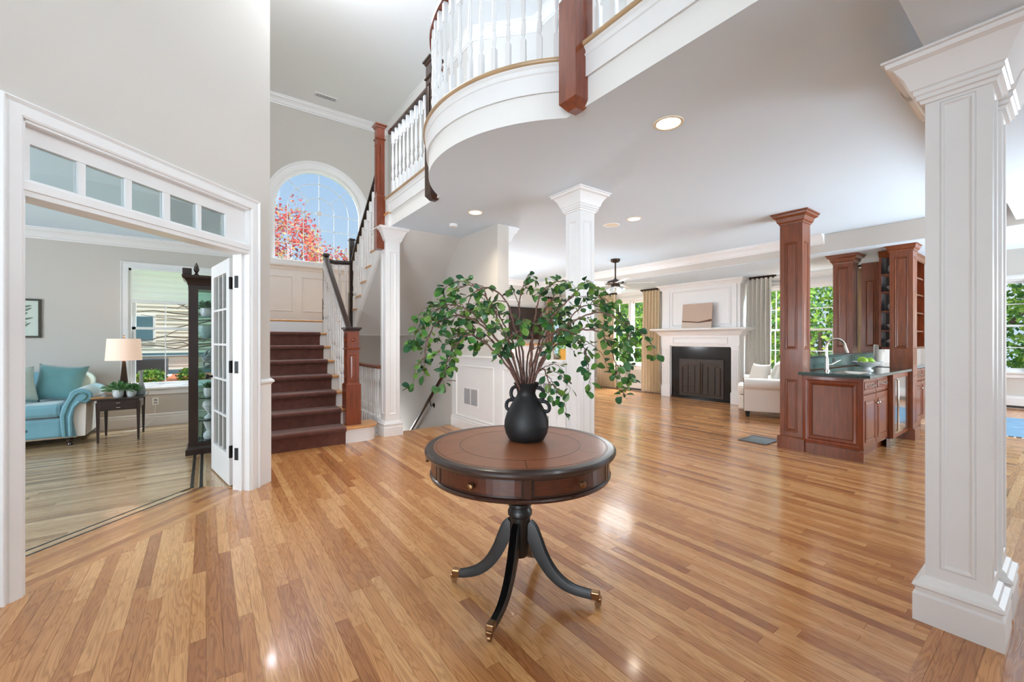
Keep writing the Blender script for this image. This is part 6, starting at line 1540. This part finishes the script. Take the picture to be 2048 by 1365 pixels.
# blue rug in the breakfast area with table legs out of sight
rg = MB().box(8.35, -1.6, 0.001, 10.3, .95, .012).build('rug', 'rug_blue', None, bevel=.004); tag(rg, 'blue patterned rug at the right edge beyond the near column', 'rug')
fg = MB()
for k in range(40):
    y = -1.58+.0645*k; fg.box(8.29, y, 0.001, 8.35, y+.02, .006)
    fg.box(10.3, y, 0.001, 10.36, y+.02, .006)
o = fg.build('fringe', 'linen', rg); o['kind'] = 'stuff'

# ================================================================== OUTSIDE
gd = struct(MB().box(-30, 8.3, -.62, 8.8, 40, -.04).box(8.8, 8.3, -.62, 40, 40, -.60).box(12.2, -30, -.62, 40, 8.3, -.60).build('ground_lawn', 'grass'))
def bush(name, label, c, R_, n, m, trunk=None, leaf=.10, seed=0, cat='tree', group=None, zbase=-.6):
    t = thing(name, label, cat, (c[0], c[1], zbase), group); rd = random.Random(seed); vs = []; fs = []; tn = []
    for i in range(n):
        # shells of leaves over several lobes
        a = rd.uniform(0, 2*PI); ct = rd.uniform(-1, 1); rr = rd.uniform(.72, 1.05)*(1+.22*math.sin(5*a+3*ct)*math.cos(4*ct+a))
        st_ = math.sqrt(1-ct*ct); p = Vector((c[0]+R_[0]*rr*st_*math.cos(a), c[1]+R_[1]*rr*st_*math.sin(a), c[2]+R_[2]*rr*ct))
        u = Vector((rd.gauss(0, 1), rd.gauss(0, 1), rd.gauss(0, 1))).normalized(); v = u.cross(Vector((rd.gauss(0, 1), rd.gauss(0, 1), rd.gauss(0, 1)))).normalized()
        s_ = leaf*rd.uniform(.6, 1.3); b0 = len(vs); vs += [p-u*s_, p-v*s_*.5, p+u*s_, p+v*s_*.5]; fs.append((b0, b0+1, b0+2, b0+3)); tn += [rd.random()]*4
    o = MB().add(vs, fs).build('foliage', m, t, recalc=False); o['kind'] = 'stuff'
    at = o.data.attributes.new('tone', 'FLOAT', 'POINT'); at.data.foreach_set('value', tn)
    if trunk:
        b = MB(); b.tube([(c[0], c[1], zbase), (c[0]+.05, c[1], c[2]*.5), (c[0], c[1], c[2]+R_[2]*.2)], [trunk, trunk*.8, trunk*.4], 8)
        for k in range(6):
            a = k*1.05; b.tube([(c[0], c[1], c[2]-R_[2]*.5), (c[0]+R_[0]*.4*math.cos(a), c[1]+R_[1]*.4*math.sin(a), c[2]), (c[0]+R_[0]*.8*math.cos(a), c[1]+R_[1]*.8*math.sin(a), c[2]+R_[2]*.4)], [trunk*.4, trunk*.25, trunk*.08], 6)
        b.build('trunk', 'trunk', t, smooth=True)
    return t
hb = [((12.6, 8.4, 1.4), (1.2, 1.9, 1.9)), ((13.4, 6.0, 1.3), (1.4, 1.7, 2.3)), ((13.5, 4.2, 1.1), (1.3, 1.7, 2.1)), ((14.6, 9.8, 2.4), (1.8, 2.4, 2.8)), ((13.9, 1.6, 1.5), (1.5, 1.9, 2.4)), ((16.0, -.6, 1.4), (1.6, 2.2, 2.5)), ((16.5, -3.6, 1.4), (1.6, 2.2, 2.4)), ((12.3, 11.3, 1.5), (1.8, 1.5, 2.3)), ((16.6, 4.6, 2.0), (2.0, 2.6, 3.2))]
hl = ['round green garden tree behind the left family window', 'tall green garden tree left of the fireplace outside', 'green garden tree outside between curtain and wood column', 'large green tree far behind the left family window', 'green garden tree outside behind the bar', 'green tree outside the breakfast window at the right edge', 'green tree farther right outside the breakfast window', 'green tree outside the back window of the family room', 'large green tree far out behind the fireplace wall']
for i, (c, r) in enumerate(hb): bush('garden_tree', hl[i], c, r, 5200, 'outer_leaf', .10, leaf=.08, seed=20+i, group='green garden trees')
bush('red_maple', 'red leaved maple tree outside the arched landing window', (1.75, 13.4, 3.1), (1.25, 1.1, 1.9), 6500, 'red_leaf', .06, leaf=.055, seed=50)
bush('red_maple', 'low orange red maple at the right of the arched window', (3.7, 14.6, 2.8), (1.4, 1.0, 1.5), 4000, 'red_leaf', .05, leaf=.055, seed=51)
# neighbour house seen through the den window
nb_ = thing('neighbour_house', 'cream sided neighbouring house outside the den window', 'house', (-2.5, 18.0, -.6))
MB().box(-8.5, 18.0, -.6, 1.6, 22, 6.4).build('wall', 'siding', nb_)
cl = []
for i in range(48):
    z = -.45+.14*i; cl.append(z)
    o = MB().add([(-8.5, 17.998, z+.14), (1.6, 17.998, z+.14), (1.6, 17.965, z), (-8.5, 17.965, z), (-8.5, 17.999, z), (1.6, 17.999, z)], [(0, 1, 2, 3), (3, 2, 5, 4)]).build('clapboard', 'siding', nb_, recalc=False)
for x0, x1, z0, z1 in ((-1.85, -1.40, 1.22, 2.0), (-4.4, -3.6, 1.15, 2.15)):
    f = MB().box(x0-.07, 17.93, z0-.07, x1+.07, 17.97, z1+.07).build('window', 'roof', nb_); MB().box(x0, 17.92, z0, x1, 17.935, z1).build('pane', 'house_glass', f); MB().box(x0, 17.915, (z0+z1)/2-.03, x1, 17.93, (z0+z1)/2+.03).build('sash_bar', 'roof', f)
MB().box(-8.5, 17.9, .70, 1.6, 18.0, .80).box(-8.5, 17.94, -.0, 1.6, 18.0, .25).build('water_table', 'house_glass', nb_)
MB().prism([(17.6, 6.3), (20, 8.2), (22.4, 6.3)], -8.7, 1.8, mp=lambda u, v, w: (w, u, v)).build('roof', 'roof', nb_)
for i, x in enumerate((-1.35, -2.35)):
    t = thing('ac_unit', ['dark outdoor air conditioner by the neighbouring house, right one', 'dark outdoor air conditioner by the neighbouring house, left one'][i], 'air conditioner', (x, 17.2, .1))
    MB().box(x-.36, 16.9, .12, x+.36, 17.6, .66).build('casing', 'ac', t, bevel=.02); 
    g_ = MB()
    for k in range(12): g_.box(x-.32, 16.89, .18+.038*k, x+.32, 16.9, .20+.038*k)
    g_.build('louvres', 'slot', t); MB().box(x-.45, 16.8, .08, x+.45, 17.7, .12).build('pad', 'roof', t)
md_ = struct(MB().prism([(-7, 13.6), (-4, 13.2), (-1, 13.5), (2.5, 13.3), (2.5, 17.9), (-7, 17.9)], -.05, .10).build('mulch_bed', 'terracotta'))
for i in range(7):
    x = -4.6+.85*i
    bush('garden_shrub', ['bright green mound shrub %s the neighbouring house' % s for s in ('at the far left below', 'left of the units before', 'before the left unit of', 'between the units of', 'before the right unit of', 'right of the units before', 'at the far right below')][i], (x, 14.9+.2*(i % 2), .24), (.30, .3, .19), 600, 'outer_leaf', None, leaf=.05, seed=70+i, cat='shrub', zbase=.10, group='shrubs by the neighbouring house')
tw = thing('bare_tree', 'leafy tangled dark tree in front of the neighbouring house', 'tree', (-1.6, 15.0, -.6))
b = MB(); rd = random.Random(3); b.tube([(.3, 15.2, -.1), (.25, 15.2, 1.2), (.1, 15.1, 3.0)], [.09, .07, .04], 8)
for k in range(46):
    z = rd.uniform(.9, 3.6); x = .15; L_ = rd.uniform(1.0, 2.4); a = rd.uniform(-.5, .5); s_ = rd.choice((-1, -1, 1))
    p = [Vector((x, 15.1, z))]
    for q in range(5): p.append(p[-1]+Vector((s_*L_/5, rd.uniform(-.1, .1), rd.uniform(-.14, .16)+a*.1)))
    b.tube(p, [.022, .018, .015, .012, .008, .005], 5)
b.build('branches', 'trunk', tw)
